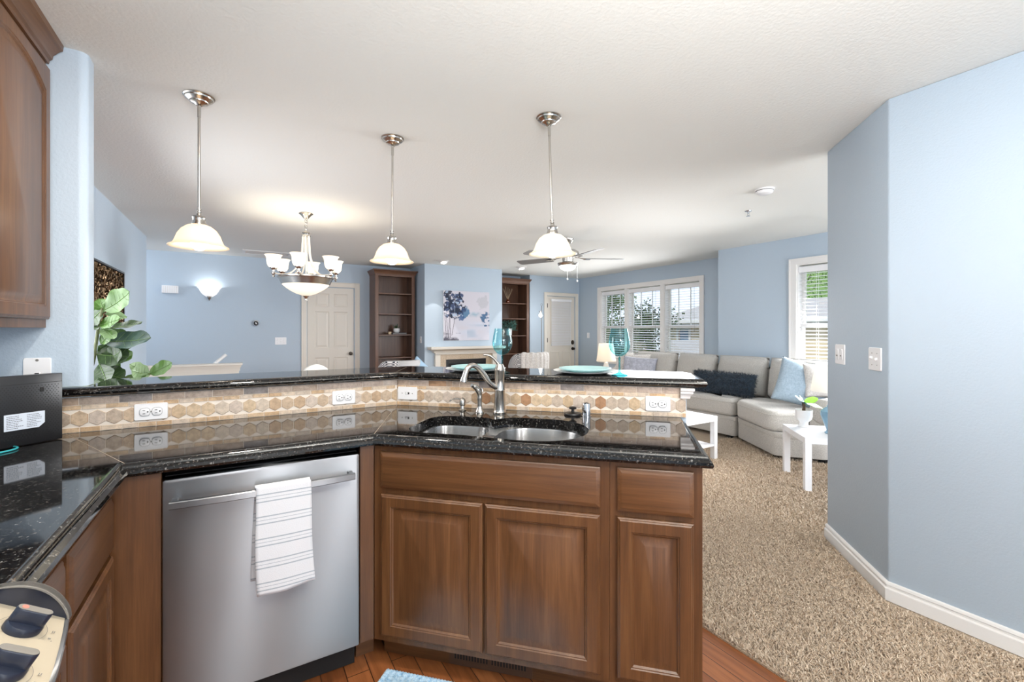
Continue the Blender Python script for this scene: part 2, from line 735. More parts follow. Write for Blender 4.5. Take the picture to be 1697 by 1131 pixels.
M['stem'] = plain('green stem', srgb(92, 104, 60), 0.6)
M['bark'] = plain('brown stem', srgb(90, 74, 56), 0.7)
M['soil'] = plain('potting soil', srgb(52, 40, 32), 0.9)
M['treeg'] = leaf('tree leaf', srgb(52, 86, 36), srgb(110, 146, 70), srgb(110, 150, 60), 1.5)
M['treed'] = leaf('tree leaf dark', srgb(40, 60, 36), srgb(92, 112, 70), srgb(80, 110, 50), 1.5)
M['ceramic'] = plain('white ceramic', srgb(240, 240, 240), 0.3)
M['bluecer'] = plain('blue glazed ceramic', srgb(120, 160, 184), 0.2)
M['aqua'] = plain('aqua glazed plate', srgb(178, 222, 224), 0.22)
M['charger'] = plain('pale charger plate', srgb(222, 222, 222), 0.35)
M['amber'] = plain('amber glass', srgb(150, 70, 30), 0.1, Transmission_Weight=0.5)
M['reed'] = plain('pale reed', srgb(214, 190, 156), 0.7)
M['tan'] = stone_tile('fireplace stone tile', [srgb(206, 184, 156), srgb(196, 172, 142), srgb(212, 192, 168)])
M['siding'] = plain('tan siding', srgb(226, 206, 172), 0.8)
M['roofsh'] = plain('grey shingle', srgb(176, 170, 166), 0.9)
M['grass'] = plain('lawn', srgb(110, 140, 70), 0.95)
M['pinkt'] = plain('white tag print', srgb(206, 214, 226), 0.5)
M['print'] = plain('grey print', srgb(96, 98, 108), 0.6)
M['tealc'] = plain('teal cable sheath', srgb(54, 176, 184), 0.35)
M['panel'] = plain('champagne range panel', srgb(196, 184, 162), 0.35, 0.2)
M['redp'] = plain('red print', srgb(230, 120, 104), 0.5)
M['rbrown'] = plain('brown register', srgb(88, 66, 52), 0.45, 0.3)


def glass(name, col, rough=0.0, ior=1.45):
    t = NT(name)
    t.base(col)
    t.set(Roughness=rough, Transmission_Weight=1.0, IOR=ior)
    return t.m


def tint_glass(name, c0, c1, c2):
    t = NT(name)
    t.t.nodes.remove(t.b)
    lw = t.n('ShaderNodeLayerWeight')
    lw.inputs[0].default_value = 0.35
    tr = t.n('ShaderNodeBsdfTransparent')
    col = t.ramp(lw.outputs['Facing'], [(0.0, srgb(*c0)), (0.7, srgb(*c1)), (1.0, srgb(*c2))])
    t.l(col, tr.inputs[0])
    gl = t.n('ShaderNodeBsdfGlossy')
    gl.inputs['Roughness'].default_value = 0.03
    mx = t.n('ShaderNodeMixShader')
    t.l(t.math('ADD', t.math('MULTIPLY', t.math('POWER', lw.outputs['Facing'], 3.0), 0.35), 0.04), mx.inputs[0])
    t.l(tr.outputs[0], mx.inputs[1])
    t.l(gl.outputs[0], mx.inputs[2])
    t.l(mx.outputs[0], t.out.inputs[0])
    return t.m


def window_glass():
    t = NT('window glass')
    t.t.nodes.remove(t.b)
    tr = t.n('ShaderNodeBsdfTransparent')
    tr.inputs[0].default_value = (0.97, 0.98, 0.98, 1)
    gl = t.n('ShaderNodeBsdfGlossy')
    gl.inputs['Roughness'].default_value = 0.02
    mx = t.n('ShaderNodeMixShader')
    mx.inputs[0].default_value = 0.05
    t.l(tr.outputs[0], mx.inputs[1])
    t.l(gl.outputs[0], mx.inputs[2])
    t.l(mx.outputs[0], t.out.inputs[0])
    return t.m


M['goblet'] = tint_glass('teal goblet glass', (232, 248, 250), (210, 240, 243), (140, 208, 216))
M['gobstem'] = tint_glass('teal goblet stem glass', (170, 226, 230), (120, 204, 210), (60, 160, 172))
M['pane'] = window_glass()


def shade(name, col, emis, es, tl=0.5):
    t = NT(name)
    t.base(col)
    t.set(Roughness=0.35)
    t.b.inputs['Emission Color'].default_value = emis
    t.b.inputs['Emission Strength'].default_value = es
    tr = t.n('ShaderNodeBsdfTranslucent')
    tr.inputs[0].default_value = col
    mx = t.n('ShaderNodeMixShader')
    mx.inputs[0].default_value = tl
    t.l(t.b.outputs[0], mx.inputs[1])
    t.l(tr.outputs[0], mx.inputs[2])
    t.l(mx.outputs[0], t.out.inputs[0])
    return t.m


WARM = (1.0, 0.89, 0.74, 1)
NEUT = (1.0, 0.95, 0.86, 1)
M['pshade'] = shade('amber frosted glass', srgb(250, 236, 214), WARM, 0.22)
M['pshade2'] = shade('cream frosted glass', srgb(244, 236, 220), NEUT, 0.25)
M['cshade'] = shade('white frosted glass', srgb(250, 244, 230), WARM, 0.35, 0.10)
M['lshade'] = shade('linen lamp shade', srgb(244, 238, 228), WARM, 0.22)
M['lshade2'] = shade('white lamp shade', srgb(244, 242, 238), NEUT, 0.2)
M['bulbw'] = emit('warm bulb', (1.0, 0.92, 0.82, 1), 20)
M['bulbn'] = emit('neutral bulb', NEUT, 22)
M['bulbx'] = emit('chandelier bulb', (1.0, 0.88, 0.72, 1), 75)
M['spot'] = emit('spot lamp', NEUT, 14)
M['fanbowl'] = emit('fan light bowl', (1, 0.97, 0.92, 1), 5)
M['scbowl'] = emit('sconce bowl', (1, 0.98, 0.95, 1), 0.45)
M['bulbs'] = emit('sconce bulb', (1, 0.98, 0.95, 1), 70)
M['strips'] = plain('bronze strips', srgb(112, 92, 70), 0.28, 0.85)
M['artback'] = plain('dark bronze backing', srgb(48, 38, 30), 0.5, 0.5)
M['ptri'] = NT('blue and white triangle fabric')
_t = M['ptri']
_sp = _t.n('ShaderNodeSeparateXYZ')
_t.l(_t.co(), _sp.inputs[0])
_k = _t.math('GREATER_THAN', _t.math('SUBTRACT', _sp.outputs[0], _sp.outputs[2]), 0.02)
_t.base(_t.mix(_k, srgb(150, 178, 200), srgb(236, 232, 224)))
_t.set(Roughness=0.9)
M['ptri'] = _t.m
M['bluepane'] = plain('blue reflecting pane', srgb(110, 150, 190), 0.1)
M['fblade'] = plain('silver fan blade', srgb(150, 150, 150), 0.4, 0.3)
M['fbulb'] = emit('floor lamp bulb', (1, 1, 1, 1), 20)


# ================================================================== the room shell
def rect_minus(x0, x1, z0, z1, holes):
    """split a rectangle into pieces around rectangular holes"""
    xs = sorted({x0, x1} | {h[0] for h in holes} | {h[1] for h in holes})
    out = []
    for a, b in zip(xs, xs[1:]):
        mid = (a + b) / 2
        cuts = sorted((h[2], h[3]) for h in holes if h[0] < mid < h[1])
        z = z0
        for c0, c1 in cuts:
            if c0 > z + 1e-6:
                out.append((a, b, z, c0))
            z = c1
        if z < z1 - 1e-6:
            out.append((a, b, z, z1))
    return out


def wall_y(name, y0, y1, x0, x1, holes=(), mat=None, z0=-0.02, z1=C):
    bm = NB()
    for a, b, c, d in rect_minus(x0, x1, z0, z1, list(holes)):
        box(bm, (a, y0, c), (b, y1, d))
    return struct(name, bm, mat or M['blue'])


def wall_x(name, x0, x1, y0, y1, holes=(), mat=None, z0=-0.02, z1=C):
    bm = NB()
    for a, b, c, d in rect_minus(y0, y1, z0, z1, list(holes)):
        box(bm, (x0, a, c), (x1, b, d))
    return struct(name, bm, mat or M['blue'])


bm = NB()
box(bm, (-2.9, -2.7, -0.12), (1.756, 8.2, 0.0))
struct('floor', bm, M['planks'])
bm = NB()
box(bm, (1.756, -2.7, -0.12), (6.6, 8.2, 0.008))
struct('floor', bm, M['carpet'])
bm = NB()
box(bm, (-2.9, -2.7, C), (6.6, 8.3, C + 0.15))
struct('ceiling', bm, M['ceil'])

wall_x('wall_left', -1.12, -0.994, -2.6, 6.89, [(2.95, 4.15, 0.8, 2.1)])
# stub wall with rounded corner at the end of the kitchen
bm = NB()
poly = [(-0.994, 2.45), (-0.571, 2.45)]
for k in range(0, 10):
    a = R(-90 + 10 * k)
    poly.append((-0.571 + 0.03 * math.cos(a), 2.48 + 0.03 * math.sin(a)))
poly += [(-0.541, 2.54)]
for k in range(1, 10):
    a = R(10 * k)
    poly.append((-0.571 + 0.03 * math.cos(a), 2.54 + 0.03 * math.sin(a)))
poly += [(-0.994, 2.57)]
prism(bm, poly, BARZ + 0.001, C)
struct('wall_stub', bm, M['blue'], 0.4)
wall_y('wall_back', 8.0, 8.12, -2.8, 5.05, [(0.905, 1.65, -0.03, 2.045)])
wall_y('wall_stairs', 6.77, 6.89, -2.8, -1.121)
wall_x('wall_stairwell', -2.8, -2.68, 6.891, 7.999)
# chimney breast with the firebox opening
bm = NB()
FB = (3.02, 3.80, 0.16, 0.815)
for a, b, c, d in rect_minus(2.637, 4.147, -0.02, C, [FB]):
    box(bm, (a, 7.24, c), (b, 7.36, d))
box(bm, (2.637, 7.36, -0.02), (2.757, 7.999, C))
box(bm, (4.027, 7.36, -0.02), (4.147, 7.999, C))
struct('wall_fireplace', bm, M['blue'])
# wall with the glazed back door
wall_y('wall_rear', 7.64, 7.76, 5.03, 6.33, [(5.46, 6.21, -0.03, 2.045)])
wall_x('wall_rear_return', 4.93 + 0.10, 5.03 + 0.12, 7.761, 7.999)
# window wall and the bay that steps into the room
WIN = [(6.27, 6.95, 0.73, 2.135), (5.41, 6.20, 0.73, 2.135), (4.62, 5.33, 0.73, 2.135)]
wall_x('wall_right', 6.33, 6.47, 3.95, 7.76, WIN)
bm = NB()
W4 = (1.75, 2.86, 0.73, 2.12)
for a, b, c, d in rect_minus(-1.0, 3.907, -0.02, C, [W4]):
    box(bm, (5.76, a, c), (5.90, b, d))
box(bm, (5.90, 3.80, -0.02), (6.47, 3.907, C))
struct('wall_alcove', bm, M['blue'])
wall_y('wall_living_south', -1.12, -1.0, 2.83, 5.90, [(3.2, 5.4, 0.6, 2.1)])
# angled column wall at the right of the picture
bm = NB()
prism(bm, [(3.172, 1.395), (2.697, 0.920), (2.697, -2.6), (2.83, -2.6), (2.83, 0.865), (3.264, 1.299)][::-1], -0.02, C, 0.008, 2)
struct('wall_column', bm, M['blue'])
wall_y('wall_kitchen', -2.62, -2.5, -1.12, 2.83, [(-0.4, 2.2, 0.35, 2.25)])
# low wall carrying the raised bar
bm = NB()
pw = [(-0.994, 2.445), (0.732, 2.445), Bp(0.292, 2.245), Bp(0.292, 2.375), (0.786, 2.575), (-0.994, 2.575)]
prism(bm, pw, -0.02, 1.0545)
struct('wall_bar', bm, M['blue'])
# half wall of the stair with its capped top
bm = NB()
box(bm, (-0.994 + 0.001, 6.80, -0.02), (-0.04, 6.90, 0.835))
struct('wall_half', bm, M['cream'])
bm = NB()
sweep(bm, [(0, 0.80), (0.012, 0.80), (0.012, 0.835), (0.022, 0.85), (0.028, 0.872), (0.04, 0.876), (0.04, 0.897), (0.0, 0.897)],
      [(-0.993, 6.80), (-0.04, 6.80), (-0.04, 6.90), (-0.993, 6.90)])
box(bm, (-0.993, 6.80, 0.835), (-0.04, 6.90, 0.8965))
struct('trim_3', bm, M['cream'])

BASEP = [(0, 0.001), (0.016, 0.001), (0.016, 0.058), (0.012, 0.062), (0.0085, 0.064), (0.0085, 0.074), (0.012, 0.077), (0.010, 0.084), (0.004, 0.090), (0, 0.091)]
for nm, pts in (('baseboard_column', [(2.697, -2.45), (2.697, 0.920), (3.172, 1.395)]),
                ('baseboard_right', [(6.33, 3.96), (6.33, 7.64), (6.30, 7.64)]),
                ('baseboard_alcove', [(5.76, -0.95), (5.76, 3.907), (6.329, 3.907)])):
    bm = NB()
    sweep(bm, [(-o, z + 0.01) for o, z in BASEP], pts)
    struct(nm, bm, M['white'])
bm = NB()
sweep(bm, BASEP, [(-2.6, 8.0), (0.83, 8.0)])
struct('baseboard_back', bm, M['white'])


# ------------------------------------------------------------------ windows
def make_window(idx, x, ya, yb, za, zb, bars):
    """double-hung window in a wall at x (outer frame towards +x)"""
    w = bpy.data.objects.new('window_%d' % idx, None)
    COL.objects.link(w)
    w.location = (x, ya, za)
    w['kind'] = 'structure'
    W, H = yb - ya, zb - za
    bm = NB()
    # jamb lining
    box(bm, (0.0, 0, 0), (0.135, 0.012, H))
    box(bm, (0.0, W - 0.012, 0), (0.135, W, H))
    box(bm, (0.0, 0.012, H - 0.012), (0.135, W - 0.012, H))
    box(bm, (0.0, 0.012, 0), (0.135, W - 0.012, 0.018))
    obj('window_frame', bm, M['white'], w)
    zm = H * 0.47
    for nm, z0, z1, xo in (('lower_sash', 0.018, zm + 0.02, 0.075), ('upper_sash', zm - 0.02, H - 0.012, 0.102)):
        bm = NB()
        for q in ((0.012, 0.05, z0, z1), (W - 0.05, W - 0.012, z0, z1), (0.05, W - 0.05, z0, z0 + 0.04), (0.05, W - 0.05, z1 - 0.04, z1)):
            box(bm, (xo, q[0], q[2]), (xo + 0.026, q[1], q[3]), 0.002, 1)
        if nm == 'upper_sash':
            for b in bars:
                box(bm, (xo + 0.006, W * b - 0.007, z0 + 0.04), (xo + 0.020, W * b + 0.007, z1 - 0.04))
        s = obj(nm, bm, M['white'], w)
        bm = NB()
        box(bm, (xo + 0.011, 0.045, z0 + 0.035), (xo + 0.015, W - 0.045, z1 - 0.035))
        obj('pane', bm, M['pane'], s)
    return w


for i, (a, b, c, d) in enumerate(WIN):
    make_window(i + 1, 6.33, a, b, c, d, (0.36, 0.7))
make_window(4, 5.76, W4[0], W4[1], W4[2], W4[3], ())


def casing_x(name, x, holes, w=0.085, t=0.018):
    y0 = min(h[0] for h in holes) - w
    y1 = max(h[1] for h in holes) + w
    z0 = min(h[2] for h in holes) - w * 0.85
    z1 = max(h[3] for h in holes) + w * 0.85
    bm = NB()
    for a, b, c, d in rect_minus(y0, y1, z0, z1, holes):
        box(bm, (x - t, a, c), (x - 0.0005, b, d))
    # raised outer edge
    e = 0.014
    for a, b, c, d in ((y0, y1, z1 - e, z1), (y0, y1, z0, z0 + e), (y0, y0 + e, z0 + e, z1 - e), (y1 - e, y1, z0 + e, z1 - e)):
        box(bm, (x - t - 0.006, a, c), (x - t, b, d))
    return struct(name, bm, M['white'])


casing_x('trim_1', 6.33, WIN)
casing_x('trim_2', 5.76, [W4])


def make_blind(label, x, ya, yb, za, zb, n):
    W, H = yb - ya - 0.03, zb - za
    t = thing('window_blind', label, 'blind', (x, ya + 0.015, za), 0, 'slatted blinds in the living room windows')
    bm = NB()
    box(bm, (0.004, 0, H - 0.085), (0.062, W, H - 0.014), 0.004, 1)
    obj('valance', bm, M['lacquer'], t)
    bm = NB()
    top = H - 0.10
    for k in range(n):
        z = 0.05 + (top - 0.05) * k / (n - 1)
        v = box(bm, (0.010, 0.004, z - 0.0018), (0.058, W - 0.004, z + 0.0018))
        tf(bm, v, Mx((0.034, 0, z)) @ Matrix.Rotation(R(-11), 4, 'Y') @ Mx((-0.034, 0, -z)))
    obj('slats', bm, M['lacquer'], t)
    bm = NB()
    box(bm, (0.010, 0.002, 0.022), (0.058, W - 0.002, 0.038), 0.003, 1)
    obj('bottom_rail', bm, M['lacquer'], t)
    for f in (0.18, 0.82):
        for xo in (0.009, 0.059):
            bm = NB()
            cyl(bm, (xo, W * f, 0.03), (xo, W * f, H - 0.08), 0.0012, n=6)
            obj('ladder_cord', bm, M['plate'], t)
    bm = NB()
    cyl(bm, (0.0, W * 0.14, H * 0.42), (0.002, W * 0.14, H - 0.08), 0.0014, n=6)
    lathe(bm, [(0, 0), (0.006, 0.002), (0.004, 0.03), (0, 0.032)], 8, (0.0, W * 0.14, H * 0.40))
    obj('pull_cord', bm, M['kgrey'], t)
    return t


make_blind('white slatted blind in the left window of the triple set', 6.335, 6.27, 6.95, 0.75, 2.12, 29)
make_blind('white slatted blind in the middle window of the triple set', 6.335, 5.41, 6.20, 0.75, 2.12, 29)
make_blind('white slatted blind in the right window of the triple set, house behind', 6.335, 4.62, 5.33, 0.75, 2.12, 29)
make_blind('white slatted blind in the single window beside the blue column', 5.765, 1.75, 2.86, 0.75, 2.105, 29)


# ------------------------------------------------------------------ doors
def panel_loops(bm, x0, x1, z0, z1, steps, y0=0.0):
    """concentric rectangular mouldings on a face looking to -y; steps = (inset, y)"""
    rr = []
    for ins, y in steps:
        rr.append([(x0 + ins, y0 + y, z0 + ins), (x1 - ins, y0 + y, z0 + ins), (x1 - ins, y0 + y, z1 - ins), (x0 + ins, y0 + y, z1 - ins)])
    loft(bm, rr, cap1=True)


def door_leaf(bm, w, h, t, panels, steps):
    xs = sorted({0, w} | {p[0] for p in panels} | {p[1] for p in panels})
    for a, b, c, d in rect_minus(0, w, 0, h, panels):
        vv = [bm.verts.new(p) for p in ((a, 0, c), (b, 0, c), (b, 0, d), (a, 0, d))]
        bm.faces.new(vv)
    for p in panels:
        panel_loops(bm, p[0], p[1], p[2], p[3], steps)
    back = [bm.verts.new(p) for p in ((0, t, 0), (w, t, 0), (w, t, h), (0, t, h))]
    bm.faces.new(back[::-1])
    f = [bm.verts.new(p) for p in ((0, 0, 0), (w, 0, 0), (w, 0, h), (0, 0, h))]
    for i in range(4):
        bm.faces.new((f[i], back[i], back[(i + 1) % 4], f[(i + 1) % 4]))


def door_case(parent, w, h, mat, cw=0.08):
    bm = NB()
    pr = [(0, 0), (0, -0.012), (0.012, -0.018), (cw - 0.015, -0.014), (cw - 0.008, -0.02), (cw, -0.02), (cw, 0)]
    loops = []
    for pts in ((-0.006, 0.0), (-0.006, h + 0.006), (w + 0.006, h + 0.006), (w + 0.006, 0.0)):
        sx = -1 if pts[0] < 0 else 1
        sz = 1 if pts[1] > 0.5 else 0
        loops.append([(pts[0] + sx * o, y - 0.0005, pts[1] + sz * o) for o, y in pr])
    loft(bm, loops, True, True)
    obj('casing', bm, mat, parent)


def knob_bm(bm, c, r=0.028):
    # knob looking to -y
    Mt = Matrix.Translation(Vector(c)) @ Matrix.Rotation(R(90), 4, 'X')
    lathe(bm, [(0, 0), (r * 1.1, 0), (r * 1.1, 0.006), (r * 0.45, 0.010), (r * 0.4, 0.028), (r * 0.8, 0.036), (r, 0.05), (r * 0.85, 0.064), (0, 0.07)], 20, M=Mt)


d1 = bpy.data.objects.new('door_1', None)
COL.objects.link(d1)
d1.location = (0.905, 8.0, 0.0)
d1['kind'] = 'structure'
w, h = 0.745, 2.045
door_case(d1, w, h, M['cream'])
bm = NB()
cols = [(0.11, 0.335), (0.41, 0.635)]
rows = [(0.22, 0.86), (1.02, 1.63), (1.71, 1.93)]
door_leaf(bm, w - 0.012, h - 0.012, 0.035, [(c0, c1, r0, r1) for c0, c1 in cols for r0, r1 in rows],
          [(0, 0), (0.012, 0.009), (0.022, 0.009), (0.045, 0.003)])
tf(bm, bm.verts, Mx((0.006, 0.018, 0.008)))
leaf1 = obj('door_leaf', bm, M['cream'], d1, 0.1)
bm = NB()
knob_bm(bm, (0.685, 0.018, 0.925))
obj('door_knob', bm, M['bronze'], d1)

d2 = bpy.data.objects.new('door_2', None)
COL.objects.link(d2)
d2.location = (5.46, 7.64, 0.0)
d2['kind'] = 'structure'
w = 0.75
door_case(d2, w, h, M['cream'], 0.07)
bm = NB()
door_leaf(bm, w - 0.012, h - 0.012, 0.04, [(0.10, w - 0.11, 1.02, 1.95), (0.10, 0.33, 0.18, 0.87), (0.41, 0.64, 0.18, 0.87)],
          [(0, 0), (0.0, -0.008), (0.022, -0.008), (0.026, 0.004), (0.04, 0.006)])
tf(bm, bm.verts, Mx((0.006, 0.018, 0.008)))
obj('door_leaf', bm, M['cream'], d2, 0.1)
bm = NB()
lathe(bm, [(0, 0), (0.034, 0), (0.034, 0.02), (0.02, 0.026), (0, 0.026)], 20, M=Mx((0.69, 0.018, 1.06), rx=R(90)), sy=1.4)
obj('deadbolt_keypad', bm, M['bronze'], d2)
bm = NB()
knob_bm(bm, (0.69, 0.018, 0.925))
obj('door_knob', bm, M['bronze'], d2)
for hz in (0.3, 1.07, 1.80):
    bm = NB()
    cyl(bm, (0.004, 0.012, hz), (0.004, 0.012, hz + 0.09), 0.007, n=8)
    box(bm, (0.004, 0.012, hz), (0.03, 0.0165, hz + 0.09))
    obj('hinge', bm, M['bronze'], d2)
t = thing('door_blind', 'white mini blind hung on the glass of the back door', 'blind', (5.46 + 0.10, 7.64, 1.0))
bm = NB()
for k in range(44):
    z = 0.03 + 0.9 * k / 43
    v = box(bm, (0.008, -0.020, z - 0.0008), (0.528, -0.004, z + 0.0008))
    tf(bm, v, Mx((0, -0.012, z)) @ Matrix.Rotation(R(55), 4, 'X') @ Mx((0, 0.012, -z)))
obj('slats', bm, M['lacquer'], t)
bm = NB()
box(bm, (-0.004, -0.032, 0.935), (0.54, 0.009, 0.985), 0.004, 1)
obj('headrail', bm, M['lacquer'], t)
bm = NB()
box(bm, (0.0, -0.026, 0.0), (0.536, 0.0, 0.018), 0.003, 1)
obj('bottom_rail', bm, M['lacquer'], t)


# ================================================================== kitchen worktop and bar
t = thing('countertop', 'black speckled granite worktop with double sink cut into it', 'countertop', (0, 0, 0))
AB = (0.437, 1.769)
inset = 0.033


front = [(-0.30, 1.01), (-0.30, 1.772), (0.434, 1.772), Bp(0.287, 1.560), Bp(0.287, 2.245)]


def inset_path(path, d):
    P = [Vector(p) for p in path]
    out = []
    n = len(P)
    for i in range(n):
        d0 = (P[i] - P[i - 1]).normalized() if i else (P[1] - P[0]).normalized()
        d1 = (P[i + 1] - P[i]).normalized() if i < n - 1 else d0
        m = Vector((d0.y, -d0.x)) + Vector((d1.y, -d1.x))
        m.normalize()
        s = 1 / max(0.3, m.dot(Vector((d0.y, -d0.x))))
        out.append((P[i].x - m.x * d * s, P[i].y - m.y * d * s))
    return out


inner = inset_path(front, inset)


def arc(cx_, cy_, r, a0, a1, n=8):
    return [(cx_ + r * math.cos(R(a0 + (a1 - a0) * k / n)), cy_ + r * math.sin(R(a0 + (a1 - a0) * k / n))) for k in range(n + 1)]


SINK = (arc(-0.785, 1.745, 0.09, 180, 270) + [(-0.62, 1.655)] + arc(-0.36, 1.84, 0.215, 260, 270, 3)
        + arc(-0.335, 1.825, 0.20, 270, 360, 9) + arc(-0.335, 1.845, 0.20, 0, 90, 9)
        + [(-0.42, 2.045)] + arc(-0.475, 1.965, 0.08, 90, 150, 4) + [(-0.575, 1.975)] + arc(-0.64, 1.945, 0.065, 40, 90, 4)
        + [(-0.74, 2.01)] + arc(-0.785, 1.92, 0.09, 90, 180, 7))
SINKW = [Bp(a, p) for a, p in SINK]
bm = NB()
outer = inner + [(0.732, 2.441), (-0.990, 2.441), (-0.990, 1.01)]
plate_holes(bm, outer, [SINKW], CT - 0.042, CT)
EDGE = [(0, CT - 0.042), (0.022, CT - 0.042), (0.030, CT - 0.038), (0.033, CT - 0.030), (0.030, CT - 0.021), (0.020, CT - 0.0155),
        (0.018, CT - 0.009), (0.013, CT - 0.003), (0.006, CT), (0, CT)]
sweep(bm, EDGE[::-1], inner)
obj('slab', bm, M['granite'], t, 0.5)
for p0, p1 in (((-0.300, 1.770), (-0.60, 2.43)), ((0.434, 1.770), (0.732, 2.441))):
    bm = NB()
    d = (Vector(p1) - Vector(p0)).normalized()
    nrm = Vector((d.y, -d.x)) * 0.0012
    p0 = Vector(p0) + d * 0.03
    vv = [bm.verts.new((*(p0 + nrm), CT + 0.0003)), bm.verts.new((*(Vector(p1) + nrm), CT + 0.0003)),
          bm.verts.new((*(Vector(p1) - nrm), CT + 0.0003)), bm.verts.new((*(p0 - nrm), CT + 0.0003))]
    r = bmesh.ops.extrude_face_region(bm, geom=[bm.faces.new(vv)])
    bmesh.ops.translate(bm, vec=(0, 0, -0.0006), verts=[g for g in r['geom'] if isinstance(g, bmesh.types.BMVert)])
    obj('seam', bm, M['seam'], t)

t = thing('bar_top', 'raised black granite bar top running behind the sink', 'countertop', (0, 0, 0))
bfront = [(-0.625, 2.395), (0.718, 2.395), Bp(0.378, 2.205), Bp(0.372, 2.52), Bp(0.335, 2.60)]
binner = inset_path(bfront, 0.03)
bm = NB()
outer = binner + [Bp(0.05, 2.635), (0.907, 2.77), (-0.535, 2.77), (-0.535, 2.4485), (-0.625, 2.4485)]
plate_holes(bm, outer, [], BARZ - 0.036, BARZ)
BE = [(0, BARZ), (0.010, BARZ), (0.020, BARZ - 0.004), (0.0275, BARZ - 0.012), (0.030, BARZ - 0.020), (0.027, BARZ - 0.029), (0.018, BARZ - 0.036), (0, BARZ - 0.036)]
sweep(bm, BE, binner)
obj('slab', bm, M['granite'], t, 0.5)
bm = NB()
p0, p1 = Vector((0.722, 2.425)), Vector((0.905, 2.765))
d = (p1 - p0).normalized()
nrm = Vector((d.y, -d.x)) * 0.0012
box_v = [bm.verts.new((*(q), BARZ + 0.0003)) for q in (p0 + nrm, p1 + nrm, p1 - nrm, p0 - nrm)]
bm.faces.new(box_v)
obj('seam', bm, M['seam'], t)
bm = NB()
prism(bm, [(-0.53, 2.452), (0.735, 2.452), Bp(0.345, 2.25), Bp(0.345, 2.44), (0.80, 2.64), (-0.53, 2.64)], 1.0555, BARZ - 0.0362)
obj('sub_top', bm, M['wx'], t, label='brown wooden board under the granite')

# white moulding under the end of the bar
bm = NB()
mp = [Bp(0.262, 2.232), Bp(0.2925, 2.232), Bp(0.2925, 2.375)]
sweep(bm, [(0, 1.0540), (0.030, 1.0540), (0.030, 1.044), (0.024, 1.038), (0.024, 1.030), (0.014, 1.018), (0.012, 1.006), (0, 1.004)],
      [Bp(0.262, 2.2315), Bp(0.2925, 2.2315), Bp(0.2925, 2.40)])
struct('trim_4', bm, M['white'])

# ------------------------------------------------------------------ tile backsplash
t = thing('tile_backsplash', 'travertine tile backsplash with a row of hexagons under the bar', 'backsplash', (0, 0, 0))


def tile_run(u0, u1, mapf, seed):
    rnd = random.Random(seed)
    hexb, bric, bord, bor2 = NB(), NB(), NB(), NB()

    def put(bm_, poly, th, bev=0.0012):
        vb = [bm_.verts.new(mapf(u, z, 0.0)) for u, z in poly]
        cu = sum(p[0] for p in poly) / len(poly)
        cz = sum(p[1] for p in poly) / len(poly)
        vt0 = [bm_.verts.new(mapf(u, z, th - bev)) for u, z in poly]
        vt = [bm_.verts.new(mapf(u + (cu - u) * 0.05, z + (cz - z) * 0.05, th)) for u, z in poly]
        n = len(poly)
        for A, B_ in ((vb, vt0), (vt0, vt)):
            for i in range(n):
                bm_.faces.new((A[i], A[(i + 1) % n], B_[(i + 1) % n], B_[i]))
        bm_.faces.new(vt)

    pitch = 0.0535
    zc, hw, hh = 0.9695, 0.0256, 0.0325
    u = u0 - rnd.random() * 0.03
    while u - hw < u1:
        hx = [(u, zc - hh), (u + hw, zc - hh * 0.52), (u + hw, zc + hh * 0.52), (u, zc + hh), (u - hw, zc + hh * 0.52), (u - hw, zc - hh * 0.52)]
        for lim, sg in ((u0 + 0.001, 1), (u1 - 0.001, -1)):       # cut tiles at the ends of the run
            cut = []
            for i in range(len(hx)):
                (ax, az), (bx, bz) = hx[i - 1], hx[i]
                ia, ib = (ax - lim) * sg >= 0, (bx - lim) * sg >= 0
                if ia != ib:
                    k = (lim - ax) / (bx - ax)
                    cut.append((lim, az + (bz - az) * k))
                if ib:
                    cut.append((bx, bz))
            hx = cut
            if len(hx) < 3:
                break
        if len(hx) >= 3 and max(p[0] for p in hx) - min(p[0] for p in hx) > 0.006:
            put(hexb, hx, 0.007)
        u += pitch
    for zl, zh, L0, L1, dst in ((0.9155, 0.9335, 0.05, 0.07, bord), (1.0055, 1.0225, 0.05, 0.075, bor2), (1.0245, 1.0535, 0.10, 0.125, bric)):
        u = u0 - rnd.random() * 0.05
        while u < u1:
            L = L0 + rnd.random() * (L1 - L0)
            if dst is bric and rnd.random() < 0.12:
                L *= 0.3
            a, b = max(u, u0) + 0.001, min(u + L, u1) - 0.001
            if b - a > 0.008:
                put(dst, [(a, zl), (b, zl), (b, zh), (a, zh)], 0.0065)
            u += L
    return hexb, bric, bord, bor2


def mapA(u, z, o):
    return (u, 2.4395 - o, z)


def mapB(u, z, o):
    p = 2.2395 - o
    v = BD * u + BN * p
    return (v.x, v.y, z)


UB0 = (0.7285 * 0.70711 - 2.439 * 0.70711) + 0.004
for run, (u0, u1, mf) in enumerate(((-0.97, 0.728, mapA), (UB0, 0.288, mapB))):
    hb, bb, ob, ob2 = tile_run(u0, u1, mf, 5 + run)
    bm = NB()
    d0 = 0.004
    vv = [bm.verts.new(mf(u, z, o)) for u, z, o in ((u0, CT, d0), (u1, CT, d0), (u1, 1.0545, d0), (u0, 1.0545, d0))]
    v2 = [bm.verts.new(mf(u, z, o)) for u, z, o in ((u0, CT, 0), (u1, CT, 0), (u1, 1.0545, 0), (u0, 1.0545, 0))]
    bm.faces.new(vv)
    for i in range(4):
        bm.faces.new((vv[i], vv[(i + 1) % 4], v2[(i + 1) % 4], v2[i]))
    obj('grout', bm, M['grout'], t)
    obj('hexagon_tiles', hb, M['hex'], t)
    obj('brick_tiles', bb, M['subway'], t)
    obj('border_tiles', ob, M['border'], t)
    obj('border_tiles', ob2, M['border'], t)


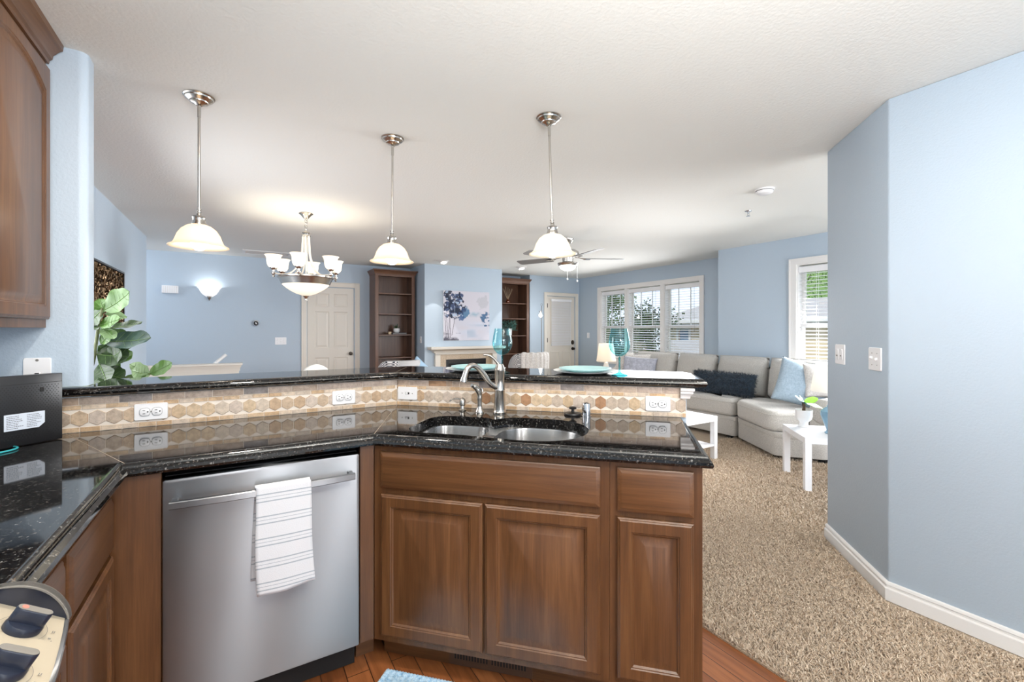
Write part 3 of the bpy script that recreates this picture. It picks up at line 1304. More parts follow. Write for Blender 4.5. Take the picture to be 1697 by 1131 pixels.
# ------------------------------------------------------------------ outlet and switch plates
def wall_plate(name, label, cat, loc, rotz, w, h, kind, group=None):
    """plate facing local -y, centre at loc"""
    t = thing(name, label, cat, loc, rotz, group)
    bm = NB()
    pr = rrect(-w / 2, -h / 2, w / 2, h / 2, 0.006, 4)
    loft(bm, [[(x, 0, z) for x, z in pr], [(x, -0.003, z) for x, z in pr], [(x * 0.97, -0.006, z * 0.96) for x, z in pr]], True, True)
    obj('cover_plate', bm, M['plate'], t)
    if kind == 'duplex_h':
        for s in (-1, 1):
            bm = NB()
            pr = rrect(-0.0175, -0.0165, 0.0175, 0.0165, 0.012, 5)
            Mv = Mx((s * 0.0205, 0, 0))
            lp = [[tuple(Mv @ Vector((x, -0.0055, z))) for x, z in pr], [tuple(Mv @ Vector((x, -0.0085, z))) for x, z in pr],
                  [tuple(Mv @ Vector((x * 0.93, -0.0092, z * 0.93))) for x, z in pr]]
            loft(bm, lp, True, True)
            rc = obj('receptacle', bm, M['plate'], t)
            bm = NB()
            # outline, blades and ground hole
            for k in range(len(pr)):
                a, b = pr[k], pr[(k + 1) % len(pr)]
                tube(bm, [(s * 0.0205 + a[0], -0.0088, a[1]), (s * 0.0205 + b[0], -0.0088, b[1])], 0.0006, 5)
            for zz in (-0.0065, 0.0065):
                box(bm, (s * 0.0205 - 0.0075, -0.0098, zz - 0.0012), (s * 0.0205 + 0.001, -0.0090, zz + 0.0012))
            lathe(bm, [(0, 0), (0.003, 0), (0.003, 0.0008), (0, 0.0008)], 10, M=Mx((s * 0.0205 + 0.0095, -0.0090, 0), rx=R(90)))
            obj('slots', bm, M['slot'], rc)
        bm = NB()
        lathe(bm, [(0, 0), (0.0028, 0), (0.002, 0.0012), (0, 0.0014)], 10, M=Mx((0, -0.006, 0), rx=R(90)))
        obj('screw', bm, M['nickel'], t)
    elif kind == 'switch_h':
        bm = NB()
        box(bm, (-0.012, -0.0068, -0.0055), (0.012, -0.0058, 0.0055))
        sw = obj('switch_slot', bm, M['slot'], t)
        bm = NB()
        box(bm, (-0.010, -0.010, -0.0042), (0.004, -0.0062, 0.0042), 0.001, 1)
        obj('toggle', bm, M['plate'], t)
        for s in (-1, 1):
            bm = NB()
            lathe(bm, [(0, 0), (0.0028, 0), (0.002, 0.0012), (0, 0.0014)], 10, M=Mx((s * 0.03, -0.006, 0), rx=R(90)))
            obj('screw', bm, M['kgrey'], t)
    elif kind.startswith('toggle'):
        n = int(kind[6:])
        for k in range(n):
            x = (k - (n - 1) / 2) * 0.046
            bm = NB()
            v = box(bm, (x - 0.0045, -0.018, -0.006), (x + 0.0045, -0.004, 0.006), 0.0012, 1)
            tf(bm, v, Mx((0, 0, 0.004)) @ Matrix.Rotation(R(18 if k % 2 else -18), 4, 'X'))
            obj('toggle', bm, M['plate'], t)
            for s in (-1, 1):
                bm = NB()
                lathe(bm, [(0, 0), (0.0028, 0), (0.002, 0.0012), (0, 0.0014)], 8, M=Mx((x, -0.006, s * 0.03), rx=R(90)))
                obj('screw', bm, M['kgrey'], t)
    elif kind == 'rocker_toggle':
        for x in (-0.024, 0.024):
            bm = NB()
            v = box(bm, (x - 0.016, -0.010, -0.033), (x + 0.016, -0.004, 0.033), 0.002, 1)
            tf(bm, v, Matrix.Rotation(R(4), 4, 'X'))
            obj('rocker', bm, M['plate'], t)
            bm = NB()
            box(bm, (x - 0.006, -0.0125, -0.012), (x + 0.006, -0.009, -0.004), 0.001, 1)
            obj('slider', bm, M['kgrey'], t)
    elif kind == 'jack':
        bm = NB()
        lathe(bm, [(0, 0), (0.005, 0), (0.0045, 0.002), (0, 0.0025)], 12, M=Mx((0, -0.006, 0.05), rx=R(90)))
        obj('screw', bm, M['kgrey'], t)
        bm = NB()
        box(bm, (-0.009, -0.0085, -0.012), (0.009, -0.006, 0.004), 0.001, 1)
        j = obj('jack_port', bm, M['plate'], t)
        bm = NB()
        box(bm, (-0.006, -0.0092, -0.009), (0.006, -0.0084, 0.0005))
        obj('port_opening', bm, M['slot'], j)
    return t


RB = R(-45)
yA = 2.4325
wall_plate('power_outlet', 'white duplex outlet on the tiles nearest the black router', 'outlet', (-0.334, yA, 0.978), 0, 0.114, 0.070, 'duplex_h', 'outlets on the backsplash')
wall_plate('power_outlet', 'white duplex outlet on the tiles above the dishwasher', 'outlet', (0.449, yA, 0.978), 0, 0.114, 0.070, 'duplex_h', 'outlets on the backsplash')
b = Bp(0.162, 2.2325)
wall_plate('power_outlet', 'white duplex outlet at the right end of the bar backsplash', 'outlet', (b[0], b[1], 0.975), RB, 0.114, 0.070, 'duplex_h', 'outlets on the backsplash')
b = Bp(-1.140, 2.2325)
wall_plate('light_switch', 'white sideways switch plate on the tiles left of the faucet', 'switch', (b[0], b[1], 0.981), RB, 0.114, 0.070, 'switch_h')
wall_plate('phone_jack', 'white phone jack plate with screw on the wall above the router', 'jack', (-0.685, 2.4495, 1.158), 0, 0.078, 0.118, 'jack')
wall_plate('light_switch', 'white switch plate with two rockers on the blue column by its left edge', 'switch', (3.045, 1.267, 1.182), R(-135), 0.116, 0.118, 'rocker_toggle')
wall_plate('light_switch', 'white double toggle switch plate on the blue column near its bend', 'switch', (2.776, 0.9985, 1.177), R(-135), 0.116, 0.118, 'toggle2')
wall_plate('light_switch', 'white triple switch plate on the back wall left of the panelled door', 'switch', (0.52, 7.9995, 1.153), 0, 0.162, 0.116, 'toggle3')
wall_plate('light_switch', 'white switch plate on the chimney side beside the left bookcase', 'switch', (2.6365, 7.42, 1.16), R(-90), 0.074, 0.116, 'toggle1')
wall_plate('light_switch', 'small white switch plate between back door and triple window', 'switch', (6.3295, 7.34, 1.215), R(-90), 0.074, 0.116, 'toggle1')


# ------------------------------------------------------------------ cabinet fronts
def shaped(w, h, ins, arch=0.0, top=0.0, n=14):
    """closed loop of a rectangle inset by ins, optionally with an arched top edge"""
    pts = [(ins, ins), (w - ins, ins)]
    for k in range(n + 1):
        s = 1 - 2 * k / n
        x = w / 2 + s * (w / 2 - ins)
        z = h - ins - top - arch * min(1.0, abs(s)) ** 2.2
        pts.append((x, z))
    return pts


def raised_door(w, h, fr=0.056, arch=0.0, t=0.020):
    bm = NB()
    seq = [(0, t, 0), (0, 0.007, 0), (0.004, 0.0035, 0), (0.006, 0.0035, 0), (0.010, 0.0, 0), (fr - 0.012, 0.0, 1), (fr - 0.009, 0.003, 1), (fr - 0.006, 0.003, 1),
           (fr - 0.001, 0.0085, 1), (fr + 0.004, 0.009, 1), (fr + 0.030, 0.0022, 1), (fr + 0.032, 0.0012, 1)]
    loops = []
    for ins, y, a in seq:
        loops.append([(x, y, z) for x, z in shaped(w, h, ins, arch * a, 0)])
    loft(bm, loops, True, True)
    return bm


def slab_front(w, h, t=0.020):
    bm = NB()
    seq = [(0, t), (0, 0.009), (0.003, 0.006), (0.006, 0.0055), (0.012, 0.0015), (0.016, 0.0)]
    loft(bm, [[(x, y, z) for x, z in rrect(i, i, w - i, h - i, 0.001, 1)] for i, y in seq], True, True)
    return bm


def carcass(w, depth, stiles, rails, z0=0.102, z1=0.872, toe=0.075):
    """face frame with open front behind doors, sides, floor and toe kick. x along, y into"""
    bm = NB()
    for a, b in stiles:
        box(bm, (a, 0, z0), (b, 0.019, z1))
    for a, b, c, d in rails:
        box(bm, (a, 0.0005, c), (b, 0.0185, d))
    box(bm, (0, 0.019, z0), (0.016, depth, z1))
    box(bm, (w - 0.016, 0.019, z0), (w, depth, z1))
    box(bm, (0.016, 0.019, z0), (w - 0.016, depth, z0 + 0.016))
    box(bm, (0.0, depth - 0.006, z0), (w, depth, z1))
    return bm


def cabinet(label, origin, rotz, w, depth, stiles, rails, doors, drawers, side_to_floor=None):
    c = thing('base_cabinet', label, 'cabinet', (origin[0], origin[1], 0), rotz, 'brown base cabinets under the worktop')
    bm = carcass(w, depth, stiles, rails)
    if side_to_floor is not None:
        x = side_to_floor
        box(bm, (x - 0.018, 0.001, 0.001), (x, depth, 0.872))
    obj('carcass', bm, M['wz'], c)
    bm = NB()
    box(bm, (0, 0.075, 0.001), (w - (0.02 if side_to_floor else 0), 0.09, 0.1015))
    obj('toe_kick', bm, M['wx'], c)
    for x, z, ww, hh in doors:
        bm = raised_door(ww, hh)
        tf(bm, bm.verts, Mx((x, -0.0205, z)))
        obj('door', bm, M['wz'], c)
    for x, z, ww, hh in drawers:
        bm = slab_front(ww, hh)
        tf(bm, bm.verts, Mx((x, -0.0205, z)))
        obj('drawer_front', bm, M['wx'], c)
    return c


# sink cabinet: along -0.955 .. -0.045 at perp 1.585
o = Bp(-0.955, 1.588)
cabinet('wide brown base cabinet with two doors under the sink', o, RB, 0.910, 0.58,
        [(0.0, 0.045), (0.435, 0.480), (0.868, 0.910)],
        [(0.045, 0.868, 0.842, 0.872), (0.045, 0.868, 0.672, 0.722), (0.045, 0.868, 0.102, 0.145)],
        [(0.035, 0.131, 0.417, 0.553), (0.462, 0.131, 0.417, 0.553)], [(0.033, 0.710, 0.846, 0.140)])
o = Bp(-0.044, 1.588)
cabinet('narrow brown base cabinet with one drawer at the end of the sink run', o, RB, 0.300, 0.58,
        [(0.0, 0.036), (0.262, 0.300)],
        [(0.036, 0.262, 0.845, 0.872), (0.036, 0.262, 0.675, 0.715), (0.036, 0.262, 0.102, 0.145)],
        [(0.026, 0.131, 0.246, 0.553)], [(0.026, 0.704, 0.246, 0.150)], side_to_floor=0.300)
# left run: face at x = -0.348 looking to +x
cabinet('brown base cabinet with drawer in the left corner beside the dishwasher', (-0.350, 1.362), R(90), 0.425, 0.60,
        [(0.0, 0.03), (0.40, 0.425)],
        [(0.03, 0.40, 0.830, 0.872), (0.03, 0.40, 0.64, 0.68), (0.03, 0.40, 0.102, 0.14)],
        [(0.014, 0.125, 0.398, 0.52)], [(0.014, 0.660, 0.398, 0.160)])
cabinet('brown base cabinet with drawer tucked beside the range', (-0.350, 1.014), R(90), 0.346, 0.60,
        [(0.0, 0.03), (0.316, 0.346)],
        [(0.03, 0.316, 0.830, 0.872), (0.03, 0.316, 0.64, 0.68), (0.03, 0.316, 0.102, 0.14)],
        [(0.014, 0.125, 0.320, 0.52)], [(0.014, 0.660, 0.320, 0.160)])

f = thing('filler_panel', 'plain brown wood panel left of the dishwasher', 'panel', (-0.348, 1.800, 0), 0, 'wood fillers beside the dishwasher')
bm = NB()
box(bm, (0, 0, 0.001), (0.126, 0.019, 0.872), 0.001, 1)
obj('panel', bm, M['wz'], f)
f = thing('filler_panel', 'narrow brown wood strip right of the dishwasher', 'panel', (0.393, 1.800, 0), 0, 'wood fillers beside the dishwasher')
bm = NB()
prism(bm, [(0, 0), (0.052, 0), (0.058, 0.012), (0.040, 0.030), (0, 0.030)], 0.102, 0.872)
obj('panel', bm, M['wz'], f)
bm = NB()
box(bm, (0, 0.075, 0.001), (0.07, 0.09, 0.1015))
obj('toe_kick', bm, M['wx'], f)

# ------------------------------------------------------------------ upper cabinet with arched door
u = thing('wall_cabinet', 'brown arched upper cabinet at the top left corner', 'cabinet', (-0.990, 2.445, 1.335), R(90))
# local x runs towards +Y of the room, local y runs to -X: build with negative x
bm = NB()
Wc, Hc = 0.66, C - 1.335 - 0.085
box(bm, (-Wc, -0.330, 0.0), (-0.003, -0.001, Hc))
obj('carcass', bm, M['wz'], u)
bm = raised_door(0.60, 0.975, 0.06, 0.055)
tf(bm, bm.verts, Mx((-0.63, -0.352, 0.032)))
obj('door', bm, M['wz'], u)
bm = NB()
cr = [(0.0, 0.0), (0.010, 0.0), (0.012, 0.012), (0.020, 0.020), (0.022, 0.034), (0.040, 0.055), (0.050, 0.062), (0.052, 0.083), (0.0, 0.083)]
sweep(bm, [(o_, z_ + Hc) for o_, z_ in cr], [(-Wc, -0.330), (-0.006, -0.330)])
box(bm, (-Wc, -0.330, Hc), (-0.006, -0.01, Hc + 0.08))
obj('crown_moulding', bm, M['wx'], u)


# ================================================================== sink and fittings
t = thing('kitchen_sink', 'stainless double bowl sink set under the granite', 'sink', (0, 0, 0), RB)
LB = rrect(-0.862, 1.668, -0.585, 1.998, 0.085, 7)
RBW = arc(-0.335, 1.827, 0.187, 270, 360, 7) + arc(-0.335, 1.843, 0.187, 0, 90, 7) + arc(-0.40, 1.90, 0.130, 90, 180, 5) + arc(-0.40, 1.770, 0.130, 180, 270, 5)
bm = NB()
cx_ = sum(p[0] for p in SINK) / len(SINK)
cy_ = sum(p[1] for p in SINK) / len(SINK)
big = rrect(-0.895, 1.62, -0.12, 2.075, 0.09, 7)
plate_holes(bm, big, [LB, RBW], CT - 0.0455, CT - 0.0435)
obj('rim', bm, M['sink'], t)
for nm, lp, dep in (('left_bowl', LB, 0.165), ('right_bowl', RBW, 0.215)):
    bm = NB()
    mx_ = sum(p[0] for p in lp) / len(lp)
    my_ = sum(p[1] for p in lp) / len(lp)
    loops = []
    for s, z in ((1.0, -0.0436), (0.992, -0.05), (0.975, -0.10), (0.955, -dep + 0.035), (0.92, -dep + 0.010), (0.85, -dep), (0.25, -dep - 0.006), (0.12, -dep - 0.007)):
        loops.append([(mx_ + (x - mx_) * s, my_ + (y - my_) * s, CT + z) for x, y in lp])
    loft(bm, loops, cap1=True)
    bw = obj(nm, bm, M['sink'], t, 1.2)
    bm = NB()
    lathe(bm, [(0.045, 0.001), (0.040, 0.003), (0.030, -0.004), (0, -0.004)], 24, (mx_, my_, CT - dep - 0.006))
    obj('drain', bm, M['chrome'], bw)

fx, fy = 1.092, 1.930
t = thing('kitchen_faucet', 'brushed nickel faucet with curved spout and lever at the sink', 'faucet', (fx, fy, CT), 0)
bm = NB()
lathe(bm, [(0, 0), (0.033, 0), (0.034, 0.006), (0.031, 0.010), (0.030, 0.02), (0.0255, 0.11), (0.0265, 0.112), (0.0265, 0.118), (0.0245, 0.121),
           (0.024, 0.150), (0.024, 0.175), (0.0255, 0.178), (0.0255, 0.206), (0.027, 0.210), (0.027, 0.216), (0.0235, 0.220), (0.020, 0.236), (0.016, 0.243), (0, 0.246)], 32)
obj('body', bm, M['nickel'], t, 0.7)
sdir = Vector((math.cos(R(187)), math.sin(R(187)), 0))
bm = NB()
P = [(0.01, 0.128), (0.035, 0.135), (0.065, 0.158), (0.105, 0.208), (0.140, 0.238), (0.168, 0.243), (0.190, 0.228), (0.202, 0.200), (0.207, 0.186)]
pts = bez([sdir * r + Vector((0, 0, z)) for r, z in P], 6)
tube(bm, pts, 0.0128, 14)
tube(bm, [sdir * 0.206 + Vector((0, 0, 0.190)), sdir * 0.209 + Vector((0, 0, 0.172)), sdir * 0.211 + Vector((0, 0, 0.166))], [0.0145, 0.018, 0.0165], 16)
obj('spout', bm, M['nickel'], t, 0.7)
bm = NB()
P = [(0.002, 0.236), (0.014, 0.252), (0.034, 0.274), (0.058, 0.288), (0.082, 0.291)]
hd = Vector((math.cos(R(165)), math.sin(R(165)), 0))
tube(bm, bez([hd * r + Vector((0, 0, z)) for r, z in P], 5), [0.011] * 5 + [0.009] * 10 + [0.007] * 6, 12, flat=0.75)
obj('lever_handle', bm, M['nickel'], t, 0.7)

t = thing('side_sprayer', 'brushed nickel side sprayer standing left of the faucet', 'sprayer', (1.014, 1.995, CT))
bm = NB()
lathe(bm, [(0, 0), (0.023, 0), (0.023, 0.006), (0.019, 0.012), (0.014, 0.026), (0.0135, 0.032), (0, 0.032)], 24)
obj('base', bm, M['nickel'], t)
bm = NB()
pts = bez([(0, 0, 0.03), (0, 0, 0.06), (0.0, 0, 0.092), (-0.008, 0, 0.112), (-0.026, 0, 0.130), (-0.046, 0, 0.139)], 5)
tube(bm, pts, [0.012] * 6 + [0.0135] * 5 + [0.0155] * 6 + [0.0135] * 5 + [0.010] * 4, 14)
tube(bm, [(0.006, 0, 0.092), (0.017, 0, 0.108), (0.010, 0, 0.126)], [0.004, 0.006, 0.004], 8)
obj('spray_head', bm, M['nickel'], t)

t = thing('soap_dispenser', 'small brushed nickel soap pump at the left of the sink', 'dispenser', (0.965, 2.092, CT))
bm = NB()
lathe(bm, [(0, 0), (0.019, 0), (0.020, 0.004), (0.013, 0.010), (0.011, 0.024), (0.016, 0.028), (0.017, 0.050), (0.014, 0.058), (0.006, 0.064), (0, 0.066)], 24)
obj('pump_body', bm, M['nickel'], t)
bm = NB()
tube(bm, bez([(-0.004, 0.0, 0.056), (-0.030, 0.01, 0.062), (-0.052, 0.018, 0.058), (-0.062, 0.022, 0.049)], 5), [0.006] * 8 + [0.005] * 8, 10, flat=0.7)
obj('nozzle', bm, M['nickel'], t)

t = thing('air_gap', 'short bright chrome air gap cap right of the sink', 'cap', (1.407, 1.645, CT))
bm = NB()
lathe(bm, [(0, 0), (0.024, 0), (0.024, 0.004), (0.021, 0.006), (0.021, 0.056), (0.019, 0.062), (0.010, 0.066), (0, 0.067)], 28)
obj('cap', bm, M['chrome'], t)
bm = NB()
for z in (0.030, 0.038):
    box(bm, (-0.0225, -0.008, z), (-0.0195, 0.008, z + 0.003))
obj('vent_slots', bm, M['slot'], t)

t = thing('sink_stopper', 'black rubber sink stopper lying beside the chrome cap', 'stopper', (1.372, 1.705, CT))
bm = NB()
lathe(bm, [(0, 0), (0.040, 0), (0.042, 0.005), (0.040, 0.010), (0.016, 0.014), (0, 0.014)], 28)
obj('disc', bm, M['black'], t)
bm = NB()
lathe(bm, [(0, 0.013), (0.008, 0.013), (0.007, 0.026), (0.018, 0.030), (0.019, 0.036), (0.012, 0.040), (0, 0.041)], 20)
obj('grip', bm, M['black'], t)

# ================================================================== dishwasher
t = thing('dishwasher', 'stainless steel dishwasher with bar handle under the worktop', 'dishwasher', (-0.219, 1.800, 0))
W = 0.606
bm = NB()
box(bm, (0.004, 0.022, 0.10), (W - 0.004, 0.58, 0.852))
obj('tub', bm, M['dark'], t)
bm = NB()
loft(bm, [[(x, y, z) for x, z in rrect(i, 0.108 + i, W - i, 0.850 - i, 0.006, 3)] for i, y in ((0, 0.02), (0, -0.014), (0.003, -0.019), (0.008, -0.020))], True, True)
obj('door', bm, M['steel'], t)
bm = NB()
xs = [0.024 + (0.555 * k / 16) for k in range(17)]
lo = []
for x in xs:
    s = (x - 0.3015) / 0.2775
    y = -0.062 - 0.014 * (1 - s * s)
    lo.append([(x, y, 0.768), (x, y - 0.010, 0.7685), (x, y - 0.0125, 0.771), (x, y - 0.0125, 0.789), (x, y - 0.010, 0.7915), (x, y, 0.792)])
loft(bm, lo, True, True)
box(bm, (0.026, -0.066, 0.772), (0.044, -0.018, 0.788), 0.002, 1)
box(bm, (W - 0.046, -0.066, 0.772), (W - 0.028, -0.018, 0.788), 0.002, 1)
obj('handle', bm, M['steel'], t)
bm = NB()
box(bm, (0.006, 0.045, 0.004), (W - 0.006, 0.06, 0.104))
obj('toe_panel', bm, M['dark'], t)

# towel over the handle: world coordinates relative to the towel's own origin
t = thing('dish_towel', 'white dish towel with thin grey stripes over the dishwasher handle', 'towel', (0.035, 1.800, 0.442))


def towel_sheet(w0, L, y0, drop, skew, seed, n=16, m=40):
    rnd = random.Random(seed)
    ph = rnd.random() * 6
    co, fa = [], []
    for j in range(m + 1):
        v = j / m
        for i in range(n + 1):
            u_ = i / n
            z = L * (1 - v)
            x = u_ * w0 + 0.010 * v * u_ + skew * v + 0.003 * math.sin(v * 5 + ph)
            y = y0 - 0.006 * v + 0.0035 * math.sin(u_ * 5.2 + ph + v * 1.2) * v - 0.004 * u_ * v
            zz = z + drop * (u_ - 0.5) * v * 0.5 + 0.002 * math.sin(u_ * 7 + ph) * v
            co.append((x, y, zz))
    for j in range(m):
        for i in range(n):
            a = j * (n + 1) + i
            fa.append((a, a + 1, a + n + 2, a + n + 1))
    return co, fa


def solid(o, th, parent_off=-1):
    md = o.modifiers.new('thickness', 'SOLIDIFY')
    md.thickness = th
    md.offset = parent_off
    return o


c1, f1 = towel_sheet(0.168, 0.356, -0.089, 0.018, 0.006, 3)
# fold over the top of the bar, then the rear panel
co, fa = list(c1), list(f1)
n = 16
prev = list(range(n + 1))
for ang in (25, 60, 90, 120, 155):
    row = []
    for i in range(n + 1):
        y = -0.079 - 0.010 * math.cos(R(ang))
        z = 0.356 + 0.007 * math.sin(R(ang))
        row.append(len(co))
        co.append((i / n * 0.168, y, z))
    for i in range(n):
        fa.append((prev[i + 1], prev[i], row[i], row[i + 1]))
    prev = row
for j in range(1, 31):
    v = j / 30
    row = []
    for i in range(n + 1):
        row.append(len(co))
        co.append((i / n * 0.168 - 0.012 * v, -0.069 + 0.0238 * min(1, v * 3) + 0.002 * math.sin(i * 0.6 + v * 3) * v, 0.356 - 0.325 * v))
    for i in range(n):
        fa.append((prev[i + 1], prev[i], row[i], row[i + 1]))
    prev = row
tw = mesh_from('cloth', co, fa, M['towel'], t)
solid(tw, 0.0022, 0)

# ================================================================== range
RY0, RY1 = 0.245, 1.000
RC = (RY0 + RY1) / 2
RH = (RY1 - RY0) / 2


def bow(y):
    s = (y - RC) / RH
    return 0.039 * (1 - s * s)


t = thing('kitchen_range', 'slide-in range with black knobs at the lower left corner', 'range', (-0.60, RC, 0))
ox, oy = -0.60, RC
ys = [RY0 + (RY1 - RY0) * k / 16 for k in range(17)]
bm = NB()
loops = []
for y in ys:
    b_ = bow(y)
    pr = [(-0.335 + b_, 0.908), (-0.330 + b_, 0.912), (-0.321 + b_, 0.906), (-0.247 + b_, 0.8585), (-0.245 + b_, 0.855), (-0.247 + b_, 0.850), (-0.335 + b_, 0.845)]
    loops.append([(x - ox, y - oy, z) for x, z in pr])
loft(bm, loops, True, True)
obj('control_panel', bm, M['panel'], t)
bm = NB()
loops = []
for y in ys:
    b_ = bow(y)
    pr = [(-0.2475 + b_, 0.8592), (-0.2435 + b_, 0.8575), (-0.2425 + b_, 0.853), (-0.246 + b_, 0.848)]
    loops.append([(x - ox, y - oy, z) for x, z in pr])
loft(bm, loops, True, True)
obj('edge_trim', bm, M['steel'], t)
bm = NB()
box(bm, (-0.98 - ox, RY0 - oy + 0.004, 0.08), (-0.34 - ox, RY1 - oy - 0.004, 0.895))
obj('body', bm, M['black'], t)
bm = NB()
box(bm, (-0.98 - ox, RY0 - oy, 0.895), (-0.345 - ox, RY1 - oy, 0.915), 0.004, 2)
obj('cooktop', bm, M['black'], t)
bm = NB()
box(bm, (-0.34 - ox, RY0 - oy + 0.01, 0.20), (-0.30 - ox, RY1 - oy - 0.01, 0.80), 0.006, 2)
obj('oven_door', bm, M['steel'], t)
bm = NB()
cyl(bm, (-0.262 - ox, RY0 - oy + 0.05, 0.745), (-0.262 - ox, RY1 - oy - 0.05, 0.745), 0.011, n=14)
for yy in (RY0 + 0.08, RY1 - 0.08):
    cyl(bm, (-0.31 - ox, yy - oy, 0.745), (-0.262 - ox, yy - oy, 0.745), 0.008, n=10)
obj('oven_handle', bm, M['steel'], t)
# arched black end cap at the far end of the panel
bm = NB()
base_pts = [(-0.352, 0.925), (-0.241, 0.8545)]
lp0, lp1 = [], []
for k in range(19):
    s = k / 18
    x = base_pts[0][0] + (base_pts[1][0] - base_pts[0][0]) * s
    z = base_pts[0][1] + (base_pts[1][1] - base_pts[0][1]) * s
    hgt = 0.034 * math.sin(PI * s) ** 0.75
    lp0.append((x + 0.55 * hgt, z + 0.84 * hgt))
poly = lp0 + [(base_pts[1][0] - 0.003, base_pts[1][1] - 0.006), (base_pts[0][0] - 0.003, base_pts[0][1] - 0.006)]
loft(bm, [[(x - ox, 0.993 - oy, z) for x, z in poly], [(x - ox, 1.006 - oy, z) for x, z in poly]], True, True)
obj('end_cap', bm, M['slate'], t)
bm = NB()
loops = []
for y in (0.990, 1.0065):
    loops.append([(x - ox, y - oy, z) for x, z in lp0] + [(x - 0.0028 * 0.55 - ox, y - oy, z - 0.0045 + 0.0028) for x, z in lp0[::-1]])
loft(bm, loops, True, True)
obj('cap_highlight', bm, M['kgrey'], t)  # grey strip paints the highlight along the top of the dark cap
# knobs stand on the sloping panel
nrm = Vector((0.54, 0, 0.84)).normalized()
for k, yk in enumerate((0.932, 0.826, 0.720, 0.500, 0.394, 0.288)):
    xk = -0.290 + bow(yk)
    zk = 0.906 - (xk - bow(yk) + 0.321) * 0.642 + 0.0015
    # frame: Z along normal, X along slope
    X_ = Vector((0.84, 0, -0.54))
    Mk = Matrix.Translation(Vector((xk - ox, yk - oy, zk))) @ Matrix(((X_.x, 0, nrm.x, 0), (0, 1, 0, 0), (X_.z, 0, nrm.z, 0), (0, 0, 0, 1)))
    bm = NB()
    lathe(bm, [(0, 0.0005), (0.0235, 0.0005), (0.0235, 0.006), (0.021, 0.010), (0, 0.011)], 28, M=Mk)
    kb = obj('knob', bm, M['slate'], t)
    bm = NB()
    pr = rrect(-0.0225, -0.0075, 0.0225, 0.0075, 0.0072, 5)
    v = loft(bm, [[(x, y, 0.009) for x, y in pr], [(x, y, 0.026) for x, y in pr], [(x * 0.97, y * 0.9, 0.0275) for x, y in pr]], True, True)
    tf(bm, bm.verts, Mk)
    g = obj('grip', bm, M['slate'], kb)
    bm = NB()
    loft(bm, [[(x * 0.95, y * 0.86, 0.0276) for x, y in pr], [(x * 0.95, y * 0.86, 0.0281) for x, y in pr]], True, True)
    tf(bm, bm.verts, Mk)
    obj('grip_highlight', bm, M['kgrey'], kb)  # grey plate paints the light on top of the dark grip
    if k == 0:
        bm = NB()
        lathe(bm, [(0, 0.0282), (0.004, 0.0282), (0.004, 0.0285), (0, 0.0285)], 12, (-0.013, 0, 0), M=None)
        tf(bm, bm.verts, Mk)
        obj('red_dot', bm, M['redp'], kb)
    # printed ring and marks
    bm = NB()
    ring = [[], []]
    for q in range(40):
        a = 2 * PI * q / 40
        ring[0].append((0.0305 * math.cos(a), 0.0305 * math.sin(a), 0.0002))
        ring[1].append((0.0311 * math.cos(a), 0.0311 * math.sin(a), 0.0002))
    loft(bm, ring)
    for dx, dy, ww, hh in ((0.036, -0.012, 0.0035, 0.0035), (0.036, 0.004, 0.005, 0.0012), (0.0385, 0.004, 0.005, 0.0012), (0.041, -0.018, 0.004, 0.001), (0.030, -0.028, 0.005, 0.002)):
        vv = [bm.verts.new(p) for p in ((dx, dy, 0.0002), (dx + hh, dy, 0.0002), (dx + hh, dy + ww, 0.0002), (dx, dy + ww, 0.0002))]
        bm.faces.new(vv)
    tf(bm, bm.verts, Mk)
    obj('printed_ring', bm, M['kgrey'], t)

# ================================================================== router and cable on the worktop
rd = Vector((0.128, 0.111)).normalized()
ang = math.atan2(rd.y, rd.x)
t = thing('network_router', 'black perforated router box with white sticker on the worktop', 'router', (-0.582, 2.322, CT), ang)
bm = NB()
box(bm, (-0.225, 0.0, 0.002), (0, 0.035, 0.250), 0.003, 2)
obj('casing', bm, M['black'], t)
bm = NB()
box(bm, (-0.225, -0.0012, 0.219), (-0.002, 0.0005, 0.2205))
obj('lid_seam', bm, M['dark'], t)
bm = NB()
holes = 0
for r_ in range(26):
    for c_ in range(22):
        x = -0.215 + c_ * 0.0094 + (0.0047 if r_ % 2 else 0)
        z = 0.03 + r_ * 0.0072
        if -0.155 < x < -0.05 and 0.050 < z < 0.118:
            continue
        if x > -0.012:
            continue
        vv = [bm.verts.new((x + 0.0016 * math.cos(PI / 3 * q), -0.0006, z + 0.0016 * math.sin(PI / 3 * q))) for q in range(6)]
        bm.faces.new(vv)
obj('vent_holes', bm, M['dark'], t)
bm = NB()
for x, z in ((-0.175, 0.188), (-0.060, 0.195)):
    loft(bm, [[(x + rx_ * math.cos(2 * PI * q / 16), -yy, z + rx_ * 1.4 * math.sin(2 * PI * q / 16)) for q in range(16)] for rx_, yy in ((0.006, 0.0), (0.006, 0.001), (0.0, 0.001))])
obj('keyhole_mount', bm, M['dark'], t)
bm = NB()
pl = [(-0.160, 0.060), (-0.068, 0.060), (-0.052, 0.075), (-0.052, 0.117), (-0.160, 0.117)]
loft(bm, [[(x, 0.0, z) for x, z in pl], [(x, -0.0008, z) for x, z in pl]], True, True)
st = obj('sticker', bm, M['pinkt'], t)
bm = NB()
rnd = random.Random(3)
